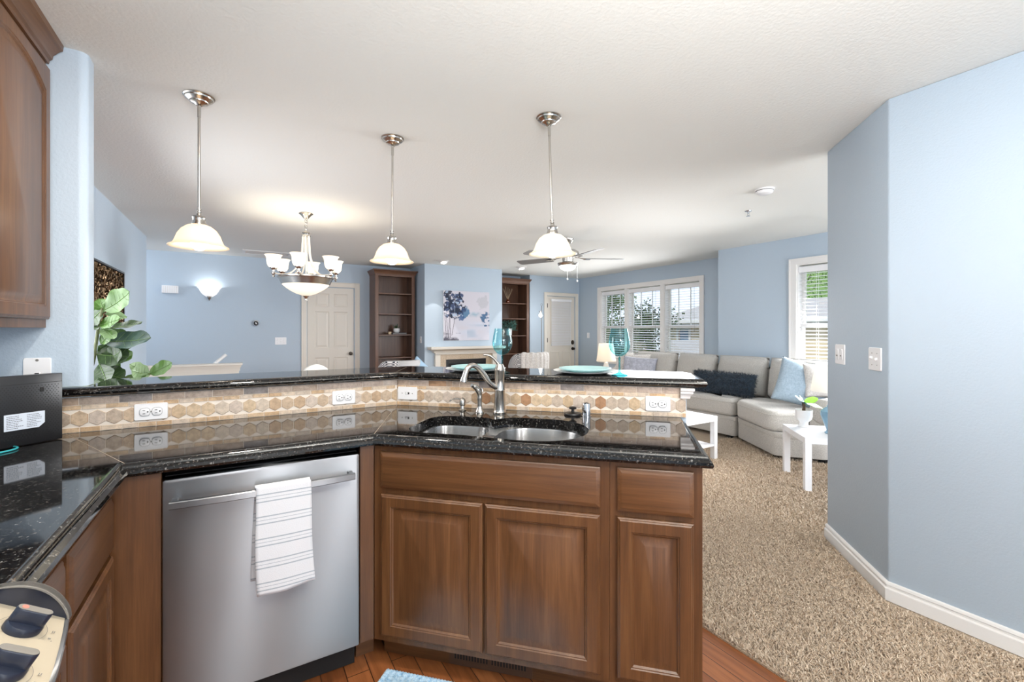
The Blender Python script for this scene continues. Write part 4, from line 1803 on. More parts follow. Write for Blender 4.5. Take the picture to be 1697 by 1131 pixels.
for r_ in range(8):
    for x0_, x1_ in ((-0.154, -0.154 + 0.025 + rnd.random() * 0.020), (-0.101, -0.101 + 0.02 + rnd.random() * 0.020)):
        z = 0.108 - r_ * 0.006
        if z < 0.072 and x1_ > -0.07: x1_ = -0.075
        x = x0_
        while x < x1_:
            l_ = 0.002 + rnd.random() * 0.004
            vv = [bm.verts.new(p) for p in ((x, -0.0010, z), (x + l_, -0.0010, z), (x + l_, -0.0010, z + 0.0022), (x, -0.0010, z + 0.0022))]
            bm.faces.new(vv)
            x += l_ + 0.0011
obj('sticker_print', bm, M['print'], st)
bm = NB()
pts = bez([(-0.80, 2.14, CT + 0.006), (-0.76, 2.215, CT + 0.004), (-0.705, 2.243, CT + 0.0045), (-0.672, 2.222, CT + 0.004), (-0.668, 2.185, CT + 0.004), (-0.690, 2.15, CT + 0.004), (-0.74, 2.105, CT + 0.004), (-0.80, 2.07, CT + 0.004)], 8)
tube(bm, [Vector(p) for p in pts], 0.0030, 10)
cb = obj('network_cable', bm, M['tealc'])
prop(cb, 'teal cable loop lying in front of the black router', 'cable')

# ================================================================== toe-kick register and mat
o = Bp(-0.668, 1.662)
t = thing('floor_register', 'brown slotted air register in the kick board below the sink', 'vent', (o[0], o[1], 0.002), RB)
bm = NB()
L_ = 0.335
outer = [(0, 0.0), (L_, 0.0), (L_, 0.088), (0, 0.088)]
holes = []
for h_ in range(2):
    for k in range(12):
        x = 0.022 + h_ * 0.152 + k * 0.0118
        holes.append([(x, 0.024), (x + 0.006, 0.024), (x + 0.006, 0.070), (x, 0.070)])
plate_holes(bm, outer, holes, -0.004, 0.0)
tf(bm, bm.verts, Matrix.Rotation(R(90), 4, 'X'))
obj('grille', bm, M['rbrown'], t)
bm = NB()
box(bm, (0.01, 0.0005, 0.01), (L_ - 0.01, 0.0009, 0.08))
obj('dark_duct', bm, M['dark'], t)

o = Bp(-0.893, 1.572)
t = thing('kitchen_mat', 'blue woven cotton mat on the wood floor before the sink', 'mat', (o[0], o[1], 0.0), RB)
nx, ny = 120, 76
WX, WY = 0.74, 0.46
co, fa = [], []
for j in range(ny + 1):
    for i in range(nx + 1):
        x, y = WX * i / nx, -WY * j / ny
        zz = 0.008 + 0.0035 * math.sin(i * PI / 2.0 + (j % 4) * 0.8) * math.sin(j * PI / 2.0 + 0.7)
        e = min(i, nx - i, j, ny - j)
        if e == 0: zz = 0.001
        if e in (1, 2): zz = 0.011 + 0.003 * ((i + j) % 2)
        co.append((x + (0.003 * math.sin(j * 1.7) if e == 0 else 0), y + (0.003 * math.sin(i * 1.7) if e == 0 else 0), zz))
for j in range(ny):
    for i in range(nx):
        a = j * (nx + 1) + i
        fa.append((a, a + nx + 1, a + nx + 2, a + 1))
mesh_from('woven_top', co, fa, M['mat'], t)

# ================================================================== tableware on the bar
def place_setting(x, y, lab, labc, rz):
    c = thing('charger_plate', labc, 'plate', (x, y, BARZ), rz, 'place settings on the bar')
    bm = NB()
    lathe(bm, [(0, 0.001), (0.11, 0.001), (0.150, 0.010), (0.166, 0.014), (0.168, 0.0165), (0.150, 0.0145), (0.11, 0.006), (0, 0.006)], 56,
          fn=lambda a, i, r, z: 1 + (0.012 * math.sin(a * 18) if r > 0.14 else 0))
    obj('plate', bm, M['charger'], c)
    p = thing('dinner_plate', lab, 'plate', (x, y, BARZ + 0.0068), rz, 'place settings on the bar')
    bm = NB()
    lathe(bm, [(0, 0.0), (0.075, 0.0), (0.085, 0.002), (0.125, 0.014), (0.137, 0.019), (0.138, 0.022), (0.130, 0.0215), (0.085, 0.007), (0, 0.006)], 56)
    obj('plate', bm, M['aqua'], p)


p1 = Bp(-0.800, 2.385)
place_setting(p1[0], p1[1], 'aqua dinner plate on the bar behind the faucet', 'pale scalloped charger plate under the aqua plate behind the faucet', 0.2)
p2 = Bp(-0.195, 2.400)
place_setting(p2[0], p2[1], 'aqua dinner plate on the bar in front of the back door', 'pale scalloped charger under the aqua plate at the right', 0.9)


def goblet(x, y, label):
    t = thing('wine_goblet', label, 'glass', (x, y, BARZ), 0, 'teal goblets on the bar')
    bm = NB()
    lathe(bm, [(0, 0.001), (0.040, 0.001), (0.041, 0.003), (0.030, 0.006), (0.012, 0.012), (0.006, 0.020), (0.0045, 0.04), (0.0045, 0.075), (0.006, 0.090), (0, 0.094)], 32)
    obj('stem', bm, M['gobstem'], t)
    bm = NB()
    lathe(bm, [(0, 0.0945), (0.012, 0.096), (0.030, 0.106), (0.045, 0.124), (0.0525, 0.145), (0.053, 0.168), (0.049, 0.195), (0.043, 0.222), (0.0405, 0.237),
               (0.0395, 0.237), (0.042, 0.221), (0.0478, 0.195), (0.0517, 0.168), (0.051, 0.146), (0.0435, 0.126), (0.029, 0.109), (0.012, 0.100), (0, 0.0988)], 40)
    obj('bowl', bm, M['goblet'], t)


goblet(1.186, 2.068, 'teal wine goblet standing in front of the right bookcase')
goblet(1.627, 1.650, 'teal wine goblet at the right end of the bar, before the windows')


# ================================================================== pendant lamps
def pendant(x, y, tilt, label, mshade, mbulb):
    t = thing('pendant_lamp', label, 'lamp', (x, y, C), 0, 'pendant lamps above the bar')
    bm = NB()
    lathe(bm, [(0, 0), (0.066, 0), (0.066, -0.004), (0.060, -0.008), (0.058, -0.014), (0.044, -0.024), (0.040, -0.026), (0.038, -0.031), (0.020, -0.038), (0.012, -0.046), (0, -0.048)], 36)
    obj('canopy', bm, M['nickel'], t)
    tx, ty = tilt
    def at(z):
        s = -z / 0.72
        return Vector((tx * s, ty * s, z))
    bm = NB()
    cyl(bm, at(-0.04), at(-0.10), 0.0078, n=12)
    cyl(bm, at(-0.10), at(-0.555), 0.0062, n=12)
    for z in (-0.55, -0.562):
        lathe(bm, [(0, 0), (0.011, 0.0), (0.011, 0.005), (0, 0.005)], 14, tuple(at(z)))
    obj('rod', bm, M['nickel'], t)
    o_ = at(-0.62)
    bm = NB()
    lathe(bm, [(0, 0.056), (0.010, 0.054), (0.012, 0.044), (0.026, 0.040), (0.029, 0.034), (0.026, 0.028), (0.028, 0.012), (0.031, 0.004), (0.031, -0.004), (0.024, -0.006), (0, -0.006)], 28, tuple(o_))
    obj('socket_cup', bm, M['nickel'], t)
    prof = [(0.028, 0.0), (0.050, -0.008), (0.072, -0.026), (0.087, -0.050), (0.095, -0.074), (0.102, -0.090), (0.113, -0.100), (0.124, -0.105)]
    inn = [(r - 0.003, z - 0.002) for r, z in prof[::-1]]
    bm = NB()
    lathe(bm, prof + [(0.1245, -0.108), (0.122, -0.109)] + inn[1:], 56, tuple(o_),
          fn=lambda a, i, r, z: 1 + 0.006 * math.sin(a * 16) * (1 if r < 0.1 else 0.3))
    obj('glass_shade', bm, mshade, t, 1.2)
    bm = NB()
    lathe(bm, [(0, -0.010), (0.012, -0.014), (0.014, -0.040), (0.022, -0.055), (0.034, -0.078), (0.036, -0.092), (0.030, -0.110), (0.016, -0.122), (0, -0.126)], 24, tuple(o_))
    obj('bulb', bm, mbulb, t)
    return t


pendant(-0.180, 2.630, (0.0, 0.0), 'brushed nickel pendant with amber glass shade, leftmost over the bar', M['pshade'], M['bulbw'])
pendant(0.756, 2.615, (-0.004, 0.003), 'brushed nickel pendant with amber glass shade, middle over the bar', M['pshade'], M['bulbw'])
pendant(1.391, 1.930, (0.019, -0.012), 'brushed nickel pendant with cream glass shade, right before the fan', M['pshade2'], M['bulbn'])

# ================================================================== chandelier
t = thing('chandelier', 'six-arm nickel chandelier with glass bowl over the dining area', 'chandelier', (0.525, 4.731, C))
bm = NB()
lathe(bm, [(0, 0), (0.062, 0), (0.064, -0.006), (0.050, -0.016), (0.030, -0.040), (0.020, -0.052), (0.006, -0.058), (0, -0.058)], 32)
obj('canopy', bm, M['nickel'], t)
bm = NB()
for k in range(4):
    z = -0.075 - k * 0.026
    pts = [(0.011 * math.cos(2 * PI * q / 14), 0, 0.018 * math.sin(2 * PI * q / 14)) for q in range(15)]
    v = tube(bm, pts, 0.0026, 6, cap=False)
    tf(bm, v, Mx((0, 0, z), R(90) * (k % 2)))
tube(bm, bez([(0.0, 0.004, -0.055), (0.014, 0.006, -0.09), (-0.012, -0.004, -0.12), (0.010, 0.0, -0.15), (0, 0, -0.172)], 5), 0.0025, 6)
obj('chain', bm, M['nickel'], t)
bm = NB()
lathe(bm, [(0, -0.165), (0.010, -0.167), (0.014, -0.178), (0.034, -0.184), (0.036, -0.192), (0.018, -0.198), (0.016, -0.206), (0.040, -0.210), (0.043, -0.220), (0.038, -0.226), (0, -0.226)], 28)
obj('hub', bm, M['nickel'], t)
bm = NB()
cyl(bm, (0, 0, -0.22), (0, 0, -0.62), 0.006, n=12)
obj('centre_rod', bm, M['cream'], t)
bm = NB()
lathe(bm, [(0.245, -0.612), (0.252, -0.616), (0.252, -0.628), (0.240, -0.634), (0.232, -0.650), (0.222, -0.672), (0.214, -0.690), (0.205, -0.692), (0.210, -0.672), (0.222, -0.648), (0.232, -0.628), (0.235, -0.614)], 56)
rr_ = [v for v in bm.verts]
obj('bowl_band', bm, M['nickel'], t)
bm = NB()
prof = [(0.210, -0.690), (0.200, -0.702), (0.175, -0.724), (0.135, -0.752), (0.085, -0.778), (0.040, -0.792), (0.0, -0.797)]
lathe(bm, prof + [(0.0, -0.793), (0.040, -0.788), (0.085, -0.774), (0.135, -0.748), (0.173, -0.721), (0.197, -0.700), (0.206, -0.688)], 56)
obj('glass_bowl', bm, M['cshade'], t, 1.2)
bm = NB()
lathe(bm, [(0, -0.793), (0.026, -0.794), (0.028, -0.802), (0.018, -0.812), (0.010, -0.822), (0.014, -0.832), (0.012, -0.842), (0, -0.848)], 24)
obj('finial', bm, M['nickel'], t)
bm = NB()
lathe(bm, [(0, 0.03), (0.02, 0.022), (0.03, 0), (0.02, -0.022), (0, -0.03)], 16, (0, 0, -0.70))
obj('bowl_bulb', bm, M['bulbw'], t)
toc = math.atan2(-4.731, -0.525)     # direction from the lamp to the camera
for k in range(6):
    phi = toc + R(-12 + 60 * k)
    e = Vector((math.cos(phi), math.sin(phi), 0))
    bm = NB()
    P = [(0.030, -0.220), (0.034, -0.30), (0.045, -0.42), (0.085, -0.530), (0.150, -0.592), (0.225, -0.606), (0.287, -0.600)]
    tube(bm, bez([e * r + Vector((0, 0, z)) for r, z in P], 5), 0.0072, 10)
    a_ = obj('arm', bm, M['cream'], t)
    bm = NB()
    c_ = tuple(e * 0.287)
    lathe(bm, [(0, -0.640), (0.009, -0.636), (0.012, -0.626), (0.008, -0.616), (0.018, -0.606), (0.019, -0.598), (0.009, -0.590), (0.011, -0.574), (0.022, -0.566), (0.032, -0.556), (0.033, -0.550), (0, -0.550)], 20, c_)
    obj('candle_cup', bm, M['nickel'], a_)
    bm = NB()
    prof = [(0.028, -0.552), (0.044, -0.540), (0.054, -0.518), (0.057, -0.490), (0.060, -0.462), (0.068, -0.443), (0.077, -0.434)]
    lathe(bm, prof + [(r - 0.0025, z + 0.001) for r, z in prof[::-1]], 28, c_)
    obj('glass_shade', bm, M['cshade'], a_, 1.2)
    bm = NB()
    lathe(bm, [(0, -0.548), (0.012, -0.546), (0.014, -0.52), (0.024, -0.50), (0.022, -0.478), (0, -0.462)], 14, c_)
    obj('bulb', bm, M['bulbx'], a_)

# ================================================================== ceiling fan
t = thing('ceiling_fan', 'five-blade brushed nickel ceiling fan with light over the living area', 'fan', (3.440, 4.372, C))
bm = NB()
lathe(bm, [(0, 0), (0.070, 0), (0.070, -0.01), (0.060, -0.03), (0.045, -0.055), (0.02, -0.062), (0, -0.062)], 32)
obj('canopy', bm, M['nickel'], t)
bm = NB()
cyl(bm, (0, 0, -0.05), (0, 0, -0.14), 0.012, n=14)
obj('down_rod', bm, M['nickel'], t)
bm = NB()
lathe(bm, [(0, -0.125), (0.04, -0.128), (0.095, -0.140), (0.135, -0.165), (0.142, -0.190), (0.135, -0.212), (0.09, -0.228), (0.07, -0.234), (0.066, -0.285), (0, -0.290)], 40)
obj('motor_housing', bm, M['nickel'], t)
bm = NB()
lathe(bm, [(0.05, -0.285), (0.085, -0.29), (0.125, -0.300), (0.128, -0.306), (0.120, -0.326), (0.108, -0.336), (0.06, -0.336)], 40)
obj('light_fitter', bm, M['nickel'], t)
bm = NB()
lathe(bm, [(0.105, -0.332), (0.100, -0.350), (0.080, -0.374), (0.045, -0.391), (0, -0.397)], 36)
obj('light_bowl', bm, M['fanbowl'], t)
rgt = math.atan2(-0.516, 0.856)
for k in range(5):
    a = rgt + R(5 + 72 * k)
    Mr = Matrix.Rotation(a, 4, 'Z')
    bm = NB()
    pl = [(0.21, -0.052), (0.24, -0.062), (0.60, -0.072), (0.675, -0.070), (0.70, -0.052), (0.70, 0.052), (0.675, 0.070), (0.60, 0.072), (0.24, 0.062), (0.21, 0.052)]
    prism(bm, pl, -0.004, 0.004)
    tf(bm, bm.verts, Mr @ Matrix.Translation((0, 0, -0.243)) @ Matrix.Rotation(R(12), 4, 'X'))
    bl = obj('blade', bm, M['fblade'] if 'fblade' in M else M['nickel'], t)
    bm = NB()
    tube(bm, [(0.09, 0, -0.225), (0.15, 0, -0.235), (0.22, 0, -0.250)], [0.016, 0.012, 0.022], 10, flat=0.4)
    box(bm, (0.205, -0.04, -0.254), (0.285, 0.04, -0.249), 0.002, 1)
    tf(bm, bm.verts, Mr)
    obj('blade_iron', bm, M['nickel'], bl)
for dx, dy, L2 in ((0.10, -0.06, 0.40), (0.065, 0.09, 0.33)):
    bm = NB()
    cyl(bm, (dx, dy, -0.31), (dx, dy, -0.31 - L2 * 0.5), 0.0016, n=6)
    lathe(bm, [(0, 0.014), (0.008, 0.008), (0.012, 0), (0.008, -0.010), (0, -0.014)], 12, (dx, dy, -0.31 - L2 * 0.5 - 0.01))
    obj('pull_chain', bm, M['plate'], t)

# ================================================================== lamps and fittings on walls and ceiling
t = thing('wall_sconce', 'half-bowl white glass sconce glowing on the back wall', 'sconce', (-0.422, 8.0, 1.90))
bm = NB()
n_ = 24
prof = [(0.155, 0.062), (0.150, 0.055), (0.128, 0.030), (0.115, 0.0), (0.090, -0.040), (0.050, -0.072), (0.020, -0.086), (0.004, -0.089)]
loft(bm, [[(r * math.cos(PI + PI * k / n_), r * 0.85 * math.sin(PI + PI * k / n_), z) for k in range(n_ + 1)] for r, z in prof], closed=False)
obj('glass_bowl', bm, M['scbowl'], t, 1.2)
bm = NB()
lathe(bm, [(0, -0.080), (0.028, -0.084), (0.026, -0.094), (0.016, -0.112), (0.008, -0.124), (0.010, -0.132), (0, -0.142)], 18, (0, -0.028, 0))
obj('finial', bm, M['nickel'], t)
bm = NB()
box(bm, (-0.03, -0.04, -0.08), (0.03, -0.0005, 0.02), 0.004, 1)
obj('bracket', bm, M['nickel'], t)
bm = NB()
lathe(bm, [(0, -0.03), (0.025, -0.012), (0.03, 0.012), (0.018, 0.034), (0, 0.04)], 14, (0, -0.068, 0.018))
obj('bulb', bm, M['bulbs'], t)

t = thing('door_chime', 'white slatted chime box on the back wall left of the sconce', 'chime box', (-0.885, 7.9995, 1.908))
bm = NB()
box(bm, (-0.095, -0.045, -0.055), (0.095, 0, 0.055), 0.006, 2)
obj('cover', bm, M['plate'], t)
bm = NB()
for k in range(7):
    x = -0.075 + k * 0.025
    box(bm, (x - 0.002, -0.0465, -0.045), (x + 0.002, -0.0445, 0.045))
obj('slats', bm, M['cream'], t)

t = thing('thermostat', 'round black thermostat on the back wall below the ceiling vent', 'thermostat', (0.178, 7.9995, 1.433))
bm = NB()
lathe(bm, [(0, 0), (0.043, 0), (0.047, 0.006), (0.047, 0.018), (0.042, 0.024), (0.034, 0.025)], 36, M=Mx(rx=R(90)))
obj('ring', bm, M['chrome'], t)
bm = NB()
lathe(bm, [(0.036, 0.0), (0.0365, 0.024), (0.030, 0.0262), (0, 0.027)], 36, M=Mx(rx=R(90)))
fc = obj('display', bm, M['black'], t)
bm = NB()
v = box(bm, (-0.012, -0.0285, -0.004), (0.010, -0.0272, 0.008))
tf(bm, v, Matrix.Rotation(R(25), 4, 'Y'))
v = box(bm, (-0.006, -0.0285, -0.014), (0.016, -0.0272, -0.009))
obj('reading', bm, M['plate'], fc)

t = thing('ceiling_vent', 'white rectangular air return grille in the ceiling behind the chandelier', 'vent', (0.31, 7.45, C))
bm = NB()
Wv, Dv = 0.62, 0.34
plate_holes(bm, [(-Wv / 2, -Dv / 2), (Wv / 2, -Dv / 2), (Wv / 2, Dv / 2), (-Wv / 2, Dv / 2)],
            [[(-Wv / 2 + 0.035, -Dv / 2 + 0.035), (Wv / 2 - 0.035, -Dv / 2 + 0.035), (Wv / 2 - 0.035, Dv / 2 - 0.035), (-Wv / 2 + 0.035, Dv / 2 - 0.035)]], -0.010, -0.0005)
obj('frame', bm, M['white'], t)
bm = NB()
for k in range(22):
    y = -Dv / 2 + 0.04 + k * (Dv - 0.08) / 21
    v = box(bm, (-Wv / 2 + 0.03, y - 0.005, -0.006), (Wv / 2 - 0.03, y + 0.005, -0.005))
    tf(bm, v, Mx((0, y, -0.0055)) @ Matrix.Rotation(R(28), 4, 'X') @ Mx((0, -y, 0.0055)))
obj('louvres', bm, M['white'], t)
bm = NB()
box(bm, (-Wv / 2 + 0.03, -Dv / 2 + 0.03, -0.0018), (Wv / 2 - 0.03, Dv / 2 - 0.03, -0.0008))
obj('duct_screen', bm, M['kgrey'], t)

for x, y, lb in ((2.80, 6.80, 'lit recessed eyeball spotlight above the left half of the fireplace'), (4.27, 6.76, 'lit recessed eyeball spotlight before the right bookcase')):
    t = thing('recessed_spotlight', lb, 'spotlight', (x, y, C), 0, 'recessed spotlights by the fireplace')
    bm = NB()
    lathe(bm, [(0.098, -0.0005), (0.098, -0.004), (0.080, -0.008), (0.074, -0.004), (0.074, -0.0005)], 32)
    obj('trim_ring', bm, M['white'], t)
    bm = NB()
    lathe(bm, [(0.074, -0.001), (0.070, -0.018), (0.056, -0.034), (0.050, -0.036), (0.046, -0.026), (0.0, -0.020)], 32)
    tf(bm, bm.verts, Matrix.Rotation(R(-16), 4, 'X'))
    obj('eyeball', bm, M['white'], t)
    bm = NB()
    lathe(bm, [(0, -0.030), (0.040, -0.030), (0.046, -0.026)], 24)
    tf(bm, bm.verts, Matrix.Rotation(R(-16), 4, 'X'))
    obj('lamp_face', bm, M['spot'], t)
    light('SPOT', 'spotlight_beam', (x, y, C - 0.06), 22, (1, 0.95, 0.88)).rotation_euler = (R(14), 0, 0)

t = thing('smoke_detector', 'white round smoke detector on the ceiling by the blue column', 'smoke detector', (3.583, 2.023, C))
bm = NB()
lathe(bm, [(0, 0), (0.070, 0), (0.070, -0.010), (0.062, -0.012)], 36)
obj('base', bm, M['plate'], t)
bm = NB()
lathe(bm, [(0.060, -0.011), (0.061, -0.022), (0.055, -0.034), (0.040, -0.040), (0, -0.041)], 36)
obj('cover', bm, M['plate'], t)
bm = NB()
lathe(bm, [(0.0615, -0.0125), (0.0625, -0.0135), (0.0615, -0.0155)], 36)
obj('vent_gap', bm, M['slot'], t)

t = thing('fire_sprinkler', 'small chrome fire sprinkler head hanging from the ceiling', 'sprinkler', (4.103, 2.472, C))
bm = NB()
lathe(bm, [(0, 0), (0.030, 0), (0.028, -0.005), (0.012, -0.007), (0.010, -0.022), (0, -0.022)], 20)
obj('escutcheon', bm, M['chrome'], t)
bm = NB()
tube(bm, [(0.010, 0, -0.02), (0.013, 0, -0.032), (0.003, 0, -0.046)], 0.0025, 6)
tube(bm, [(-0.010, 0, -0.02), (-0.013, 0, -0.032), (-0.003, 0, -0.046)], 0.0025, 6)
lathe(bm, [(0, -0.046), (0.018, -0.046), (0.018, -0.048), (0, -0.049)], 16)
obj('deflector', bm, M['chrome'], t)

t = thing('stair_handrail', 'white wooden handrail rising above the half wall', 'handrail', (-0.30, 7.0, 0.90))
bm = NB()
d_ = Vector((0.16, 0.75, 0.13))
tube(bm, [(-0.10, -0.1, -0.10), (0.0, 0.0, 0.0), (0.115, 0.0, 0.105)], 0.020, 12)
obj('rail', bm, M['white'], t)
bm = NB()
cyl(bm, (-0.10, -0.1, -0.10), (-0.10, -0.10, -0.90), 0.018, n=12)
obj('post', bm, M['white'], t)

# ------------------------------------------------------------------ woven wall panel on the left wall
t = thing('wall_art', 'dark bronze woven metal panel hung on the left wall', 'wall art', (-0.994, 4.93, 1.625))
bm = NB()
for a, b, c, d in rect_minus(-0.645, 0.645, -0.252, 0.252, [(-0.630, 0.630, -0.237, 0.237)]):
    box(bm, (0.001, a, c), (0.028, b, d))
obj('frame', bm, M['bronze'], t)
nr = np.random.default_rng(4)
co, fa = [], []
for i in range(5200):
    y, z = nr.uniform(-0.62, 0.62), nr.uniform(-0.232, 0.232)
    l, w_ = nr.uniform(0.008, 0.022), nr.uniform(0.0015, 0.0035)
    a = nr.normal(0, 0.35)
    x = nr.uniform(0.010, 0.024)
    uy, uz = math.sin(a), math.cos(a)
    tl = nr.uniform(-0.006, 0.006)
    y = min(max(y, -0.61), 0.61)
    z = min(max(z, -0.222), 0.222)
    b0 = len(co)
    for s1, s2 in ((-1, -1), (1, -1), (1, 1), (-1, 1)):
        co.append((x + s1 * tl + s2 * tl * 0.3, y + s1 * w_ * uz + s2 * l / 2 * uy, z - s1 * w_ * uy + s2 * l / 2 * uz))
    fa.append((b0, b0 + 1, b0 + 2, b0 + 3))
mesh_from('woven_strips', co, fa, M['strips'], t, False)
bm = NB()
box(bm, (0.001, -0.63, -0.237), (0.006, 0.63, 0.237))
obj('backing', bm, M['artback'], t)


# ------------------------------------------------------------------ fiddle-leaf fig
def leaf_mesh(bm, base, tip, width, up, curl=0.12, fold=0.10, seed=0, lobes=0.07):
    """obovate leaf from base to tip; up is the side the face looks to"""
    rnd = random.Random(seed)
    base, tip, up = Vector(base), Vector(tip), Vector(up)
    d = tip - base
    L = d.length
    d.normalize()
    s = d.cross(up).normalized()
    n = s.cross(d).normalized()
    rows, colsn = 14, 8
    grid = []
    ph = rnd.random() * 6
    for j in range(rows + 1):
        v = j / rows
        wv = (math.sin(PI * min(1, v ** 0.78)) ** 0.62) * (0.55 + 0.55 * v) if 0 < v < 1 else 0.0
        if v < 0.12: wv *= 0.5 + v * 3
        row = []
        for i in range(colsn + 1):
            u_ = i / colsn * 2 - 1
            e = abs(u_)
            ww = width / 2 * wv * (1 + lobes * math.sin(v * 16 + ph + (2 if u_ > 0 else 0)) * e)
            h = -fold * width * (1 - e) * wv + 0.03 * width * math.sin(v * 13 + ph + u_ * 3) * e
            p = base + d * (L * v) + s * (u_ * ww) + n * (h - curl * L * v * v)
            row.append(bm.verts.new(p))
        grid.append(row)
    for j in range(rows):
        for i in range(colsn):
            bm.faces.new((grid[j][i], grid[j][i + 1], grid[j + 1][i + 1], grid[j + 1][i]))


def mid_vein(bm, base, tip, up, width, curl=0.12, fold=0.10):
    base, tip, up = Vector(base), Vector(tip), Vector(up)
    d = tip - base
    L = d.length
    d.normalize()
    s = d.cross(up).normalized()
    n = s.cross(d).normalized()
    def cpt(v, u_=0.0):
        wv = (math.sin(PI * min(1, v ** 0.78)) ** 0.62) * (0.55 + 0.55 * v) if 0 < v < 1 else 0.0
        return base + d * (L * v) + s * (u_ * width / 2 * wv) + n * (-fold * width * (1 - abs(u_)) * wv - curl * L * v * v + 0.0015)
    tube(bm, [cpt(v / 10) for v in range(11)], [0.0022 - 0.0014 * v / 10 for v in range(11)], 5)
    for v in (0.25, 0.4, 0.55, 0.7):
        for sg in (-1, 1):
            tube(bm, [cpt(v + 0.13 * q, sg * 0.85 * q) for q in (0, 0.33, 0.66, 1.0)], 0.0006, 4)


t = thing('fiddle_leaf_fig', 'tall fiddle leaf fig with broad green leaves behind the bar at the left', 'plant', (-0.70, 3.25, 0))
bm = NB()
tube(bm, bez([(0.02, 0.02, 0.30), (0.0, 0.0, 0.7), (-0.008, 0, 1.06), (0.004, 0, 1.16), (0.018, 0, 1.26), (0.026, 0, 1.33), (0.042, 0, 1.445)], 5), [0.014] * 10 + [0.011] * 8 + [0.008] * 8 + [0.006] * 5, 8)
tube(bm, bez([(-0.03, 0.01, 0.9), (-0.012, 0.0, 1.09), (-0.010, 0, 1.15), (-0.020, 0, 1.24)], 5), 0.006, 6)
tube(bm, bez([(0.0, 0.0, 0.90), (0.06, -0.01, 1.045), (0.15, -0.02, 1.062), (0.252, -0.02, 1.076)], 5), 0.005, 6)
obj('trunk', bm, M['figst'], t)
LEAVES = [  # base, tip, width, facing, curl, material
    ((0.047, 0.00, 1.434), (0.165, -0.06, 1.540), 0.125, (-0.45, -0.85, 0.35), 0.02, 'leaf'),
    ((0.040, 0.01, 1.445), (-0.050, -0.05, 1.478), 0.060, (0.1, -0.75, 0.6), 0.05, 'leaf'),
    ((0.036, 0.01, 1.435), (-0.040, 0.00, 1.352), 0.095, (-0.5, -0.8, 0.2), 0.05, 'leafd'),
    ((0.050, 0.02, 1.415), (0.140, 0.06, 1.412), 0.070, (0.1, -0.6, 0.8), 0.12, 'leafl'),
    ((0.026, 0.00, 1.352), (0.125, -0.07, 1.392), 0.070, (0.0, -0.85, 0.5), 0.04, 'leaf'),
    ((0.032, 0.00, 1.345), (-0.060, -0.08, 1.335), 0.085, (0.0, -0.35, 0.9), 0.06, 'leafd'),
    ((0.045, 0.00, 1.342), (0.105, -0.08, 1.285), 0.060, (0.2, -0.7, 0.7), 0.10, 'leafl'),
    ((0.070, 0.02, 1.338), (0.205, 0.05, 1.380), 0.085, (-0.1, -0.42, 0.9), 0.04, 'leafd'),
    ((0.045, 0.00, 1.268), (0.262, -0.05, 1.275), 0.120, (0.05, -0.72, 0.7), -0.06, 'leafb'),
    ((0.035, 0.00, 1.250), (0.085, -0.04, 1.325), 0.062, (-0.4, -0.85, 0.3), 0.02, 'leaf'),
    ((0.020, 0.01, 1.205), (0.165, 0.05, 1.262), 0.095, (-0.1, -0.75, 0.6), 0.02, 'leafd'),
    ((0.018, 0.00, 1.195), (0.160, -0.03, 1.185), 0.120, (-0.05, -0.85, 0.5), 0.04, 'leafd'),
    ((0.030, 0.01, 1.140), (0.125, -0.03, 1.215), 0.100, (-0.4, -0.85, 0.3), 0.02, 'leafd'),
    ((0.100, 0.04, 1.200), (0.160, 0.05, 1.165), 0.07, (0.3, -0.85, 0.3), 0.02, 'leaf'),
    ((0.030, 0.00, 1.105), (0.140, -0.04, 1.060), 0.105, (0.0, -0.80, 0.6), 0.02, 'leafd'),
    ((0.030, 0.00, 1.140), (0.070, -0.06, 1.040), 0.090, (-0.3, -0.85, 0.3), 0.02, 'leafd'),
    ((0.130, -0.01, 1.062), (0.238, -0.05, 1.072), 0.045, (0.0, -0.55, 0.8), 0.02, 'leaf'),
    ((0.246, -0.02, 1.078), (0.352, -0.05, 1.140), 0.075, (-0.4, -0.85, 0.4), 0.02, 'leaf'),
    ((0.250, -0.02, 1.076), (0.172, -0.06, 1.140), 0.065, (0.5, -0.8, 0.4), 0.06, 'leafl'),
    ((0.250, -0.02, 1.070), (0.180, -0.08, 1.105), 0.078, (0.5, -0.8, 0.2), 0.04, 'leafl'),
    ((0.000, 0.00, 1.00), (-0.13, 0.10, 1.10), 0.12, (0.2, -0.8, 0.6), 0.05, 'leafd'),
    ((0.030, 0.02, 1.300), (0.150, 0.08, 1.300), 0.085, (-0.2, -0.8, 0.5), 0.03, 'leafd'),
    ((0.020, 0.02, 1.240), (0.120, 0.09, 1.150), 0.095, (-0.1, -0.85, 0.4), 0.03, 'leafd'),
    ((0.020, 0.02, 1.160), (0.110, 0.06, 1.120), 0.080, (0.1, -0.85, 0.4), 0.03, 'leaf'),
    ((0.045, 0.02, 1.420), (0.020, 0.04, 1.500), 0.070, (-0.2, -0.85, 0.2), 0.05, 'leaf'),
    ((0.000, 0.00, 0.92), (0.10, 0.14, 0.98), 0.12, (-0.2, -0.6, 0.8), 0.05, 'leafd'),
]
for q, (b0, t0, wd_, up_, cu, mt) in enumerate(LEAVES):
    bm = NB()
    leaf_mesh(bm, b0, t0, wd_ * 1.4, up_, cu, 0.10, q)
    lf = obj('leaf', bm, M[mt], t, 3.0)
    bm = NB()
    mid_vein(bm, b0, t0, up_, wd_ * 1.4, cu)
    obj('vein', bm, M['vein'], lf, 3.0)
bm = NB()
lathe(bm, [(0, 0.001), (0.13, 0.001), (0.16, 0.30), (0.165, 0.31), (0.15, 0.31), (0.145, 0.28), (0, 0.28)], 32)
obj('pot', bm, M['ceramic'], t)

